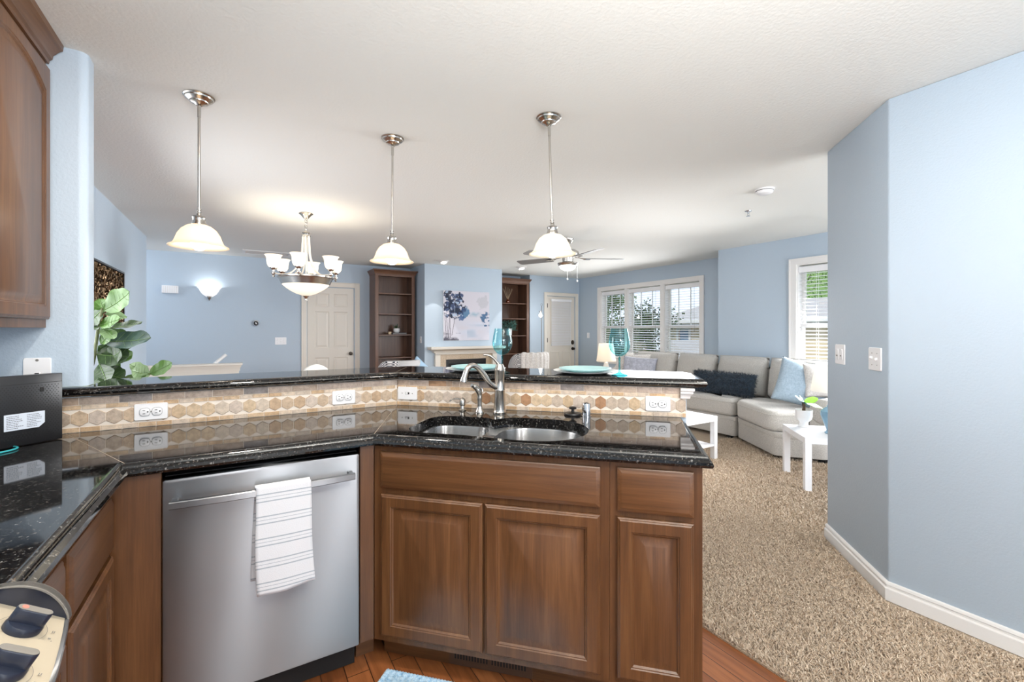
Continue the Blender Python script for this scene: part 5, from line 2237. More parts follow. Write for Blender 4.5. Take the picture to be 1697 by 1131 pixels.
# ================================================================== bookcases
def bookcase(label, x0, x1, shelf_z):
    """front at y = 7.6, back on the alcove wall at 8.0"""
    t = thing('bookcase', label, 'bookcase', (x0, 7.60, 0), 0, 'brown bookcases beside the fireplace')
    w = x1 - x0
    H_ = 2.30
    bm = NB()
    box(bm, (0, 0.0, 0.001), (0.055, 0.020, H_), 0.002, 1)
    box(bm, (w - 0.055, 0.0, 0.001), (w, 0.020, H_), 0.002, 1)
    box(bm, (0.055, 0.0005, H_ - 0.055), (w - 0.055, 0.0195, H_))
    box(bm, (0.055, 0.0005, 0.001), (w - 0.055, 0.0195, 0.09))
    obj('face_frame', bm, M['bz'], t)
    for x in (0.0, w - 0.02):
        bm = NB()
        box(bm, (x, 0.0205, 0.001), (x + 0.02, 0.396, H_))
        obj('side_panel', bm, M['bz'], t)
    bm = NB()
    box(bm, (0.0205, 0.384, 0.001), (w - 0.0205, 0.396, H_))
    obj('back_panel', bm, M['bz'], t)
    bm = NB()
    box(bm, (0.0205, 0.0205, H_ - 0.02), (w - 0.0205, 0.383, H_))
    obj('top_panel', bm, M['bx'], t)
    for z in shelf_z:
        bm = NB()
        box(bm, (0.0215, 0.022, z - 0.020), (w - 0.0215, 0.383, z), 0.002, 1)
        obj('shelf', bm, M['bx'], t)
    bm = NB()
    cr_ = [(0, H_ - 0.03), (0.006, H_ - 0.03), (0.010, H_ - 0.012), (0.035, H_ + 0.035), (0.042, H_ + 0.040), (0.042, H_ + 0.055), (0, H_ + 0.055)]
    sweep(bm, cr_, [(0.0, 0.38), (0.0, 0.0), (w, 0.0), (w, 0.02)])
    obj('crown_moulding', bm, M['bx'], t)
    return t


bookcase('tall brown bookcase left of the fireplace holding one small succulent', 1.905, 2.590, (1.962, 1.610, 1.252, 0.86, 0.48))
bookcase('tall brown bookcase right of the fireplace holding a reed diffuser', 4.205, 4.985, (1.868, 1.562, 1.222, 0.86, 0.48))

t = thing('succulent_pot', 'small dark succulent in a white pot on the left bookcase', 'plant', (2.325, 7.80, 1.2825))
bm = NB()
lathe(bm, [(0, 0), (0.035, 0), (0.052, 0.020), (0.058, 0.045), (0.052, 0.072), (0.047, 0.074), (0.046, 0.060), (0, 0.060)], 28)
obj('pot', bm, M['ceramic'], t)
bm = NB()
rnd = random.Random(9)
for k in range(26):
    a = rnd.random() * 2 * PI
    r = rnd.random() * 0.05 + 0.01
    tube(bm, [(0.3 * r * math.cos(a), 0.3 * r * math.sin(a), 0.058), (0.7 * r * math.cos(a), 0.7 * r * math.sin(a), 0.095), (r * math.cos(a), r * math.sin(a), 0.115 + rnd.random() * 0.05)], [0.006, 0.007, 0.001], 6)
obj('leaves', bm, M['leafd'], t)
t = thing('book_stack', 'dark flat book lying under the succulent on the left bookcase', 'book', (2.36, 7.80, 1.2525))
bm = NB()
box(bm, (-0.125, -0.08, 0), (0.125, 0.08, 0.006), 0.001, 1)
box(bm, (-0.125, -0.08, 0.022), (0.125, 0.08, 0.029), 0.001, 1)
box(bm, (0.119, -0.08, 0.006), (0.125, 0.08, 0.022))
obj('cover', bm, M['slate'], t)
bm = NB()
box(bm, (-0.120, -0.076, 0.0062), (0.1185, 0.076, 0.0218))
obj('pages', bm, M['kgrey'], t)
t = thing('wooden_block', 'little pale wooden block left of the succulent on the bookcase', 'ornament', (2.20, 7.79, 1.2525))
bm = NB()
box(bm, (-0.026, -0.026, 0), (0.026, 0.026, 0.045), 0.004, 2)
obj('block', bm, M['reed'], t)
bm = NB()
lathe(bm, [(0, 0.0452), (0.014, 0.0452), (0.014, 0.049), (0, 0.049)], 16)
obj('lid', bm, M['bronze'], t)

t = thing('reed_diffuser', 'amber reed diffuser with pale sticks on the right bookcase', 'diffuser', (4.60, 7.80, 1.8685))
bm = NB()
lathe(bm, [(0, 0), (0.036, 0), (0.040, 0.01), (0.040, 0.045), (0.020, 0.068), (0.013, 0.075), (0.013, 0.095), (0, 0.095)], 24)
obj('bottle', bm, M['amber'], t)
for k in range(7):
    a = 2 * PI * k / 7 + 0.3
    l = 0.30 + 0.03 * math.sin(k * 2)
    bm = NB()
    cyl(bm, (0.004 * math.cos(a), 0.004 * math.sin(a), 0.07), (0.11 * math.cos(a), 0.06 * math.sin(a), 0.03 + l * 0.92), 0.0022, n=6)
    obj('reed', bm, M['reed'], t)


def leafy(bm, rnd, n, rx_, ry_, z0, z1, size):
    for k in range(n):
        a = rnd.random() * 2 * PI
        r = math.sqrt(rnd.random())
        z = z0 + (z1 - z0) * rnd.random()
        c = Vector((rx_ * r * math.cos(a), ry_ * r * math.sin(a), z))
        d = Vector((math.cos(a), math.sin(a), rnd.uniform(-0.4, 0.9))).normalized()
        s = d.cross(Vector((rnd.uniform(-1, 1), rnd.uniform(-1, 1), 1))).normalized()
        l = size * rnd.uniform(0.7, 1.3)
        v = [bm.verts.new(c + q) for q in (d * 0, d * l * 0.5 + s * l * 0.32, d * l, d * l * 0.5 - s * l * 0.32)]
        bm.faces.new(v)


t = thing('shelf_plant', 'bushy blue green plant in a white pot on the right bookcase', 'plant', (4.60, 7.76, 1.2225))
bm = NB()
lathe(bm, [(0, 0), (0.060, 0), (0.068, 0.13), (0.070, 0.135), (0.062, 0.135), (0.060, 0.12), (0, 0.12)], 24)
obj('pot', bm, M['ceramic'], t)
bm = NB()
leafy(bm, random.Random(2), 420, 0.15, 0.10, 0.10, 0.285, 0.045)
obj('foliage', bm, M['sage'], t, 3.0)

# ================================================================== fireplace
t = thing('fireplace_surround', 'cream mantel and stone tiled surround below the painting', 'fireplace', (2.637, 7.24, 0))
bm = NB()
box(bm, (0.17, -0.060, 0.001), (0.262, -0.0005, 0.90), 0.003, 1)
box(bm, (1.278, -0.060, 0.001), (1.37, -0.0005, 0.90), 0.003, 1)
box(bm, (0.17, -0.060, 0.905), (1.37, -0.0005, 0.965), 0.003, 1)
obj('surround_frame', bm, M['cream'], t)
bm = NB()
mp_ = [(0, 0.935), (0.010, 0.935), (0.016, 0.950), (0.050, 0.985), (0.085, 0.995), (0.095, 1.000), (0.10, 1.012), (0.10, 1.040), (0, 1.040)]
sweep(bm, mp_, [(0.15, -0.0005), (0.15, -0.085), (1.39, -0.085), (1.39, -0.0005)])
box(bm, (0.15, -0.085, 0.966), (1.39, -0.0005, 1.0395))
obj('mantel_shelf', bm, M['cream'], t)
bm = NB()
for a, b, c, d in rect_minus(0.263, 1.277, 0.001, 0.904, [(0.383, 1.163, 0.16, 0.815)]):
    nx_ = max(1, round((b - a) / 0.30))
    nz_ = max(1, round((d - c) / 0.30))
    for i in range(nx_):
        for j in range(nz_):
            box(bm, (a + (b - a) * i / nx_ + 0.001, -0.018, c + (d - c) * j / nz_ + 0.001), (a + (b - a) * (i + 1) / nx_ - 0.001, -0.0005, c + (d - c) * (j + 1) / nz_ - 0.001))
obj('stone_tiles', bm, M['tan'], t)
bm = NB()
for a, b, c, d in rect_minus(0.384, 1.162, 0.161, 0.814, [(0.43, 1.116, 0.24, 0.74)]):
    box(bm, (a, -0.012, c), (b, 0.01, d))
obj('firebox_frame', bm, M['black'], t)
bm = NB()
box(bm, (0.40, 0.02, 0.18), (1.146, 0.03, 0.80))
obj('firebox_glass', bm, M['dark'], t)
for k in range(5):
    bm = NB()
    box(bm, (0.44, -0.0135, 0.755 + k * 0.010), (1.106, -0.0125, 0.759 + k * 0.010))
    obj('louvre', bm, M['bronze'], t)


# ------------------------------------------------------------------ painting above the mantel
def vnoise(seed, gx, gy, X, Y):
    g = np.random.default_rng(seed).random((gy + 2, gx + 2))
    xs_, ys_ = X * gx, Y * gy
    xi, yi = xs_.astype(int), ys_.astype(int)
    fx_, fy_ = xs_ - xi, ys_ - yi
    fx_, fy_ = fx_ * fx_ * (3 - 2 * fx_), fy_ * fy_ * (3 - 2 * fy_)
    return (g[yi, xi] * (1 - fx_) * (1 - fy_) + g[yi, xi + 1] * fx_ * (1 - fy_) + g[yi + 1, xi] * (1 - fx_) * fy_ + g[yi + 1, xi + 1] * fx_ * fy_)


def painting():
    n = 170
    u = np.linspace(0, 0.999, n)
    X, Y = np.meshgrid(u, u)          # Y up
    fb = vnoise(1, 14, 14, X, Y) * 0.5 + vnoise(2, 30, 30, X, Y) * 0.35 + vnoise(3, 60, 60, X, Y) * 0.15
    sm = vnoise(4, 5, 12, X, Y)
    img = np.zeros((n, n, 3))
    img[:] = srgb(206, 203, 213)[:3]

    def lay(mask, col, a=1.0):
        m = np.clip(mask, 0, 1)[..., None] * a
        img[:] = img * (1 - m) + np.array(srgb(*col)[:3]) * m

    def blob(cx, cy, rx, ry, soft=1.0):
        return 1 - ((X - cx) / rx) ** 2 - ((Y - cy) / ry) ** 2

    lay((blob(0.65, 0.25, 0.55, 0.35) * 1.2) * (sm * 1.3 - 0.2), (202, 208, 224), 0.8)
    lay(np.clip(sm * 2 - 1.0, 0, 1) * (Y < 0.32) * (X > 0.5), (150, 172, 192), 0.6)
    lay(np.clip(1 - abs(Y - 0.53) / 0.07, 0, 1) * (X > 0.4) * (X < 0.85) * (fb * 2 - 0.5), (150, 178, 196), 0.9)
    lay(np.clip(blob(0.86, 0.78, 0.14, 0.17) * 3 + (fb - 0.55) * 5 - 0.4, 0, 1), (188, 188, 196), 0.85)
    lay(np.clip(blob(0.44, 0.57, 0.12, 0.12) * 2.5 + (fb - 0.5) * 7, 0, 1) * (blob(0.44, 0.57, 0.14, 0.14) > 0), (70, 118, 156), 0.9)
    lay(np.clip(blob(0.93, 0.46, 0.20, 0.17) * 2.5 + (fb - 0.52) * 8 - 0.5, 0, 1) * (blob(0.93, 0.46, 0.22, 0.18) > 0), (52, 96, 136), 0.95)
    tree = np.maximum(blob(0.20, 0.66, 0.26, 0.22), np.maximum(blob(0.10, 0.88, 0.11, 0.14), blob(0.33, 0.86, 0.13, 0.12)))
    lay(np.clip(tree * 2.2 + (fb - 0.52) * 9, 0, 1) * (tree > -0.15), (38, 62, 104), 0.95)
    lay(np.clip(tree * 1.5 + (vnoise(8, 24, 24, X, Y) - 0.58) * 10, 0, 1) * (tree > -0.05), (20, 32, 58), 0.95)
    lay(np.clip((vnoise(9, 26, 26, X, Y) - 0.74) * 12, 0, 1) * (tree > 0.1), (176, 196, 222), 0.8)
    lay(np.clip(blob(0.36, 0.46, 0.07, 0.07) * 2 + (fb - 0.5) * 6, 0, 1) * (blob(0.36, 0.46, 0.08, 0.08) > 0), (56, 92, 140), 0.9)
    for x0, x1, yb, yt in ((0.05, 0.02, 0.05, 0.56), (0.09, 0.05, 0.05, 0.55), (0.10, 0.12, 0.05, 0.55), (0.14, 0.13, 0.05, 0.52), (0.17, 0.24, 0.1, 0.48)):
        s = np.clip((Y - yb) / (yt - yb), 0, 1)
        lay((abs(X - (x0 + (x1 - x0) * s)) < 0.006) * (Y > yb) * (Y < yt), (88, 84, 96), 0.85)
    lay(np.clip(1.2 - Y / (0.13 * (1 - X / 0.34) + 0.02) + (fb - 0.5) * 2, 0, 1) * (X < 0.32), (58, 56, 74), 0.9)
    lay((abs(Y - 0.145) < 0.008) * (X > 0.26) * (X < 0.36) * fb * 1.5, (70, 72, 90), 0.9)
    return n, img


t = thing('canvas_painting', 'square canvas painting of navy trees by water over the mantel', 'painting', (2.965, 7.24, 1.145))
PW, PH = 0.895, 0.868
bm = NB()
box(bm, (0, -0.035, 0), (PW, -0.001, PH), 0.002, 1)
obj('canvas_edge', bm, M['plate'], t)
n, img = painting()
me = bpy.data.meshes.new('painted_face')
co = [(PW * (0.002 + 0.996 * i / n), -0.0358, PH * (0.002 + 0.996 * j / n)) for j in range(n + 1) for i in range(n + 1)]
fa = [(j * (n + 1) + i, j * (n + 1) + i + 1, (j + 1) * (n + 1) + i + 1, (j + 1) * (n + 1) + i) for j in range(n) for i in range(n)]
me.from_pydata(co, [], fa)
ca = me.color_attributes.new('paint', 'FLOAT_COLOR', 'CORNER')
buf = np.ones((n * n, 4, 4), dtype=np.float32)
buf[:, :, :3] = img.reshape(-1, 1, 3)
ca.data.foreach_set('color', buf.ravel())
pt = NT('painted canvas')
at_ = pt.n('ShaderNodeVertexColor', layer_name='paint')
pt.l(at_.outputs[0], pt.b.inputs['Base Color'])
pt.set(Roughness=0.7)
me.materials.append(pt.m)
po = bpy.data.objects.new('painted_face', me)
COL.objects.link(po)
po.parent = t


# ================================================================== soft furnishings
def pillow_bm(w, h, th, n=26, pinch=0.06, seed=0, wr=0.006):
    bm = NB()
    rnd = random.Random(seed)
    ph = [rnd.random() * 6 for _ in range(4)]
    top, bot = [], []
    for j in range(n + 1):
        rt, rb = [], []
        for i in range(n + 1):
            u_, v_ = i / n * 2 - 1, j / n * 2 - 1
            k = (1 - abs(u_) ** 2.6) * (1 - abs(v_) ** 2.6)
            t_ = th / 2 * max(k, 0) ** 0.55
            sx = 1 - pinch * (1 - v_ * v_) * abs(u_) ** 3
            sy = 1 - pinch * (1 - u_ * u_) * abs(v_) ** 3
            x, z = u_ * w / 2 * sy * 1.0 * (1 - pinch * (1 - v_ * v_)), v_ * h / 2 * (1 - pinch * (1 - u_ * u_))
            wq = wr * (math.sin(u_ * 6 + ph[0] + v_ * 3) + math.sin(v_ * 8 + ph[1] - u_ * 4)) * k
            edge = i in (0, n) or j in (0, n)
            vt = bm.verts.new((x, -t_ - wq, z))
            rt.append(vt)
            rb.append(vt if edge else bm.verts.new((x, t_ - wq, z)))
        top.append(rt)
        bot.append(rb)
    for j in range(n):
        for i in range(n):
            bm.faces.new((top[j][i], top[j][i + 1], top[j + 1][i + 1], top[j + 1][i]))
            bm.faces.new((bot[j][i], bot[j + 1][i], bot[j + 1][i + 1], bot[j][i + 1]))
    return bm


def place(o, loc, rz=0, rx=0, ry=0):
    o.location = loc
    o.rotation_euler = (rx, ry, rz)


def throw_pillow(label, w, h, th, mat, loc, rz, rx, ry=0, seed=0, wr=0.006, name='throw_pillow'):
    t = thing(name, label, 'pillow', loc, 0)
    t.rotation_euler = (rx, ry, rz)
    obj('cushion', pillow_bm(w, h, th, seed=seed, wr=wr), mat, t, 3.0)
    return t


def cushion_box(bm, lo, hi, r=0.05, seg=5, crown=0.0, M=None):
    nx_ = 10
    v = box(bm, lo, hi, r, seg)
    return v


def soft_prism(bm, poly, z0, z1, r, seg=5):
    n_ = len(poly)
    area = sum(poly[i - 1][0] * poly[i][1] - poly[i][0] * poly[i - 1][1] for i in range(n_))
    sg = 1 if area > 0 else -1
    def ins(d):
        out = []
        for i in range(n_):
            p, a, b = Vector(poly[i]), Vector(poly[i - 1]), Vector(poly[(i + 1) % n_])
            t_ = (b - a).normalized()
            out.append((p.x - t_.y * d * sg, p.y + t_.x * d * sg))
        return out
    loops = []
    for k in range(seg + 1):
        a = PI / 2 * k / seg
        loops.append([(x, y, z0 + r - r * math.cos(a)) for x, y in ins(r - r * math.sin(a))])
    for k in range(seg + 1):
        a = PI / 2 * k / seg
        loops.append([(x, y, z1 - r + r * math.sin(a)) for x, y in ins(r - r * math.cos(a))])
    for d in (0.06, 0.12, 0.18):
        if d > r + 0.01:
            loops.append([(x, y, z1) for x, y in ins(d)])
    loft(bm, loops, True, True)


def rpoly(poly, r, n=5):
    out = []
    m = len(poly)
    for i in range(m):
        p = Vector(poly[i])
        a = (Vector(poly[i - 1]) - p)
        b = (Vector(poly[(i + 1) % m]) - p)
        rr_ = min(r, a.length * 0.45, b.length * 0.45)
        p0 = p + a.normalized() * rr_
        p1 = p + b.normalized() * rr_
        for k in range(n + 1):
            s = k / n
            q = p0 * (1 - s) ** 2 + p * 2 * s * (1 - s) + p1 * s * s
            out.append((q.x, q.y))
    return out


# sectional sofa, room coordinates; the base is split where the pieces meet
t = thing('sectional_sofa', 'light grey upholstered sectional sofa under the windows', 'sofa', (0, 0, 0))
G = 0.010
CUD = [(5.66, 3.165), (5.03, 3.165), (4.60, 2.50), (4.86, 2.14), (5.66, 2.14)]
base_pieces = [rpoly([(5.66, 3.19), (5.66, 5.42), (5.02, 5.42), (5.02, 3.19)], 0.03, 4), rpoly(CUD, 0.05, 5)]
for q, poly in enumerate(base_pieces):
    bm = NB()
    soft_prism(bm, poly, 0.055, 0.285, 0.012, 3)
    cxp = sum(p[0] for p in poly) / len(poly)
    cyp = sum(p[1] for p in poly) / len(poly)
    soft_prism(bm, [(cxp + (x - cxp) * 1.008, cyp + (y - cyp) * 1.008) for x, y in poly], 0.235, 0.29, 0.010, 3)
    obj('base', bm, M['sofa'], t)
for q, (ya, yb) in enumerate(((3.20, 3.92), (3.93, 4.66), (4.67, 5.20))):
    bm = NB()
    soft_prism(bm, rpoly([(5.50, ya), (5.50, yb), (4.985, yb), (4.985, ya)], 0.06, 5), 0.292, 0.50, 0.045)
    for v in bm.verts:
        s = 1 - ((v.co.y - (ya + yb) / 2) / ((yb - ya) / 2)) ** 2
        if v.co.z > 0.42:
            v.co.z += 0.020 * max(0, s)
    c_ = obj('seat_cushion', bm, M['sofa'], t, 1.2)
    bm = NB()
    pl_ = rpoly([(5.50, ya), (5.50, yb), (4.985, yb), (4.985, ya)], 0.06, 5)
    tube(bm, [(x, y, 0.462) for x, y in pl_], 0.005, 6)
    obj('piping', bm, M['sofa'], c_)
bm = NB()
cp = rpoly([(5.50, 3.18), (4.995, 3.18), (4.56, 2.52), (4.83, 2.36), (5.50, 2.36)], 0.14, 8)
soft_prism(bm, cp, 0.292, 0.50, 0.05)
for v in bm.verts:
    if v.co.z > 0.42:
        d = math.hypot(v.co.x - 5.05, v.co.y - 2.8)
        v.co.z += 0.02 * max(0, 1 - d / 0.5)
c_ = obj('seat_cushion', bm, M['sofa'], t, 1.2)
bm = NB()
tube(bm, [(x, y, 0.462) for x, y in cp], 0.005, 6)
obj('piping', bm, M['sofa'], c_)
bm = NB()
soft_prism(bm, rpoly([(5.70, 2.13), (5.70, 5.42), (5.56, 5.42), (5.56, 2.13)], 0.03, 4), 0.06, 0.86, 0.03)
obj('back_frame', bm, M['sofa'], t)
for q, (ya, yb) in enumerate(((2.36, 3.072), (3.084, 3.762), (3.774, 4.415), (4.427, 5.24))):
    bm = NB()
    nx_, nz_ = 14, 14
    z0_, z1_ = 0.50, 0.985
    ringsF, ringsB = [], []
    for j in range(nz_ + 1):
        rf, rb = [], []
        for i in range(nx_ + 1):
            u_, v_ = i / nx_ * 2 - 1, j / nz_ * 2 - 1
            k = max(0, (1 - abs(u_) ** 5) * (1 - abs(v_) ** 5)) ** 0.5
            y = (ya + yb) / 2 + u_ * (yb - ya) / 2 * (1 - 0.02 * v_ * v_)
            z = (z0_ + z1_) / 2 + v_ * (z1_ - z0_) / 2 * (1 - 0.02 * u_ * u_)
            lean = 0.10 * (v_ + 1) / 2
            f_ = 0.115 * k + 0.01 * math.sin(u_ * 3 + q) * k
            b_ = 0.07 * k
            edge = i in (0, nx_) or j in (0, nz_)
            vf = bm.verts.new((5.485 + lean - f_, y, z))
            rf.append(vf)
            rb.append(vf if edge else bm.verts.new((5.485 + lean + b_, y, z)))
        ringsF.append(rf)
        ringsB.append(rb)
    for j in range(nz_):
        for i in range(nx_):
            bm.faces.new((ringsF[j][i], ringsF[j][i + 1], ringsF[j + 1][i + 1], ringsF[j + 1][i]))
            bm.faces.new((ringsB[j][i], ringsB[j + 1][i], ringsB[j + 1][i + 1], ringsB[j][i + 1]))
    c_ = obj('back_cushion', bm, M['sofa'], t, 3.0)
    bm = NB()
    pts = []
    for u_, v_ in [(-1 + 2 * k / 12, 1.0) for k in range(13)]:
        y = (ya + yb) / 2 + u_ * (yb - ya) / 2 * (1 - 0.02)
        z = (z0_ + z1_) / 2 + (z1_ - z0_) / 2 * (1 - 0.02 * u_ * u_)
        pts.append((5.585, y, z))
    tube(bm, pts, 0.005, 6)
    obj('piping', bm, M['sofa'], c_)
for ya, yb, zt in ((2.06, 2.33, 0.62), (5.22, 5.46, 0.62)):
    bm = NB()
    soft_prism(bm, rpoly([(5.66, ya), (5.66, yb), (4.90, yb), (4.90, ya)], 0.05, 4), 0.055, zt - 0.10, 0.02)
    v = lathe(bm, [(0, 0), (0.10, 0.0), (0.122, 0.015), (0.128, 0.04), (0.128, 0.72), (0.10, 0.75), (0, 0.75)], 28,
              M=Matrix.Translation((4.885, (ya + yb) / 2, zt - 0.105)) @ Matrix.Rotation(R(90), 4, 'Y'))
    obj('arm', bm, M['sofa'], t, 1.0)
for x, y in ((4.92, 2.2), (5.6, 2.2), (4.75, 2.55), (5.1, 3.1), (5.6, 3.1), (5.1, 3.3), (5.6, 3.3), (5.1, 5.3), (5.6, 5.3)):
    bm = NB()
    box(bm, (x - 0.03, y - 0.03, 0.009), (x + 0.03, y + 0.03, 0.056))
    obj('foot', bm, M['dark'], t)

throw_pillow('pale blue square pillow leaning on the sofa behind the small pot plant', 0.50, 0.50, 0.17, M['pblue'], (5.19, 2.52, 0.745), R(-62), R(-20), R(14), 3)
throw_pillow('lavender grey pillow at the left end of the sofa under the windows', 0.52, 0.42, 0.15, M['pgrey'], (5.24, 4.90, 0.71), R(-60), R(-22), R(3), 4)
throw_pillow('cream pillow standing behind the lavender grey pillow on the sofa', 0.46, 0.44, 0.14, M['pcream'], (5.36, 5.06, 0.735), R(-70), R(-16), 0, 5)
t = throw_pillow('ruched light grey pillow on the sofa arm behind the table lamp', 0.45, 0.36, 0.14, M['pcream'], (5.26, 2.30, 0.79), R(-50), R(-15), 0, 6, 0.016)

# shaggy lumbar pillow: a core plus strands
t = thing('shag_pillow', 'long navy shaggy lumbar pillow lying on the grey sofa', 'pillow', (5.235, 3.50, 0.655), 0)
t.rotation_euler = (R(-18), R(0), R(-88))
core = pillow_bm(0.86, 0.27, 0.17, 24, 0.03, 7)
pts = []
core.normal_update()
core.faces.ensure_lookup_table()
nr = np.random.default_rng(5)
areas = np.array([f.calc_area() for f in core.faces])
idx = nr.choice(len(areas), 5200, p=areas / areas.sum())
co, fa = [], []
for k in idx:
    f = core.faces[int(k)]
    w3 = nr.dirichlet([1, 1, 1])
    vs3 = [f.verts[0].co, f.verts[1].co, f.verts[2 if nr.random() < .5 else len(f.verts) - 1].co]
    p = vs3[0] * float(w3[0]) + vs3[1] * float(w3[1]) + vs3[2] * float(w3[2])
    nrm_ = f.normal.copy()
    if nrm_.dot(Vector((p.x * 0.1, p.y * 4, p.z))) < 0:
        nrm_ = -nrm_
    d = (nrm_ + Vector((nr.normal(0, .55), nr.normal(0, .55), nr.normal(-0.35, .55)))).normalized()
    s = d.cross(Vector((nr.normal(), nr.normal(), nr.normal()))).normalized()
    L_ = float(nr.uniform(0.020, 0.045))
    bnd = s.cross(d) * float(nr.normal(0, 0.012))
    w_ = 0.0022
    b0 = len(co)
    for a_, q_ in ((0, 1.0), (0.5, 0.8), (1.0, 0.25)):
        c = p + d * (L_ * a_) + bnd * (a_ * a_)
        co.append(c - s * (w_ * q_))
        co.append(c + s * (w_ * q_))
    fa.append((b0, b0 + 1, b0 + 3, b0 + 2))
    fa.append((b0 + 2, b0 + 3, b0 + 5, b0 + 4))
obj('cushion', core, M['navy'], t, 3.0)
sh = mesh_from('shag', co, fa, M['navy'], t)
sh['kind'] = 'stuff'

# throw over the left end of the sofa back
t = thing('throw_blanket', 'cream throw blanket hanging over the left end of the sofa', 'blanket', (5.42, 5.34, 0.0))
co, fa = [], []
prof = [(-0.26, 0.50), (-0.25, 0.60), (-0.20, 0.655), (-0.12, 0.70), (-0.06, 0.80), (-0.02, 0.88), (0.06, 0.925), (0.14, 0.915), (0.20, 0.89)]
prof = bez([(x, 0, z) for x, z in prof], 4)
for j, p in enumerate(prof):
    for i in range(25):
        y = -0.13 + 0.26 * i / 24
        wv = 0.012 * math.sin(i * 1.15) + 0.006 * math.sin(i * 2.3 + 1)
        co.append((p.x - wv, y, p.z + wv * 0.5 + 0.02))
for j in range(len(prof) - 1):
    for i in range(24):
        a = j * 25 + i
        fa.append((a, a + 1, a + 26, a + 25))
solid(mesh_from('cloth', co, fa, M['pcream'], t), 0.008, 0)


# ------------------------------------------------------------------ white tables
def parsons(label, origin, rz, w, d, h=0.45, shelf=None, leg=0.05):
    """origin is the corner nearest the viewer; local x and y run along the edges"""
    t = thing('side_table', label, 'table', (origin[0], origin[1], 0.009), rz)
    h -= 0.009
    bm = NB()
    box(bm, (0, 0, h - 0.05), (w, d, h), 0.002, 1)
    obj('table_top', bm, M['lacquer'], t)
    for x in (0.001, w - leg - 0.001):
        for y in (0.001, d - leg - 0.001):
            bm = NB()
            box(bm, (x, y, 0.0), (x + leg, y + leg, h - 0.0505), 0.002, 1)
            obj('leg', bm, M['lacquer'], t)
    if shelf:
        bm = NB()
        box(bm, (0.052, 0.004, shelf), (w - 0.052, d - 0.004, shelf + 0.018), 0.001, 1)
        obj('shelf', bm, M['lacquer'], t)
    return t


parsons('white square side table beside the column holding a pot plant and lamp', (3.916, 1.883), R(-46), 0.55, 0.56)
parsons('long white coffee table with lower shelf behind the end of the bar', (3.245, 2.818), 0, 0.90, 0.55, shelf=0.14)

t = thing('potted_plant', 'small lime and teal leaved plant in a white footed pot', 'plant', (4.352, 2.102, 0.4505))
bm = NB()
lathe(bm, [(0, 0), (0.042, 0), (0.044, 0.006), (0.036, 0.012), (0.034, 0.040), (0.040, 0.050), (0.060, 0.070), (0.066, 0.095), (0.068, 0.155), (0.063, 0.155), (0.061, 0.125), (0, 0.125)], 32)
obj('pot', bm, M['ceramic'], t)
bm = NB()
lathe(bm, [(0, 0.132), (0.061, 0.126)], 24)
obj('soil', bm, M['soil'], t)
bm = NB()
for q in range(3):
    a = 2.1 * q
    tube(bm, bez([(0.012 * math.cos(a), 0.012 * math.sin(a), 0.125), (0.008 * math.cos(a + 1), 0.008 * math.sin(a + 1), 0.18), (0.01 * math.cos(a + 2), 0.01 * math.sin(a + 2), 0.225)], 5), 0.0065, 8)
obj('stem', bm, M['bark'], t)
for b0, t0, wd_, up_, cu, mt in (((0.0, 0, 0.215), (0.125, -0.105, 0.195), 0.10, (0.2, -0.55, 0.8), 0.15, 'lime'),
                                 ((0.0, 0, 0.225), (0.075, -0.085, 0.265), 0.075, (-0.3, -0.7, 0.6), 0.05, 'lime'),
                                 ((0.0, 0, 0.22), (-0.045, 0.05, 0.285), 0.05, (0.2, -0.8, 0.4), 0.05, 'sage'),
                                 ((0.0, 0, 0.22), (-0.065, -0.01, 0.255), 0.06, (0.0, -0.85, 0.5), 0.05, 'teal'),
                                 ((0.0, 0, 0.215), (-0.045, -0.055, 0.225), 0.05, (0.0, -0.7, 0.7), 0.1, 'teal'),
                                 ((0.0, 0, 0.22), (0.05, 0.055, 0.275), 0.06, (0.3, -0.7, 0.6), 0.05, 'lime')):
    bm = NB()
    leaf_mesh(bm, b0, t0, wd_, up_, cu, 0.08, 3, 0.03)
    obj('leaf', bm, M[mt], t, 3.0)


def table_lamp(label, loc, base_mat, base_prof, shade_z, shade_h, r0, r1, mshade, mbulb, en):
    t = thing('table_lamp', label, 'lamp', loc)
    bm = NB()
    lathe(bm, base_prof, 36)
    obj('base', bm, base_mat, t)
    bm = NB()
    cyl(bm, (0, 0, base_prof[-1][1] - 0.005), (0, 0, shade_z + shade_h - 0.03), 0.006, n=10)
    obj('stem', bm, M['nickel'], t)
    bm = NB()
    lathe(bm, [(r0, shade_z), (r1, shade_z + shade_h), (r1 - 0.003, shade_z + shade_h), (r0 - 0.003, shade_z)], 48)
    obj('lamp_shade', bm, mshade, t)
    bm = NB()
    lathe(bm, [(0, 0), (0.014, 0.004), (0.030, 0.05), (0.026, 0.08), (0, 0.10)], 16, (0, 0, shade_z + 0.05))
    obj('bulb', bm, mbulb, t)
    return t


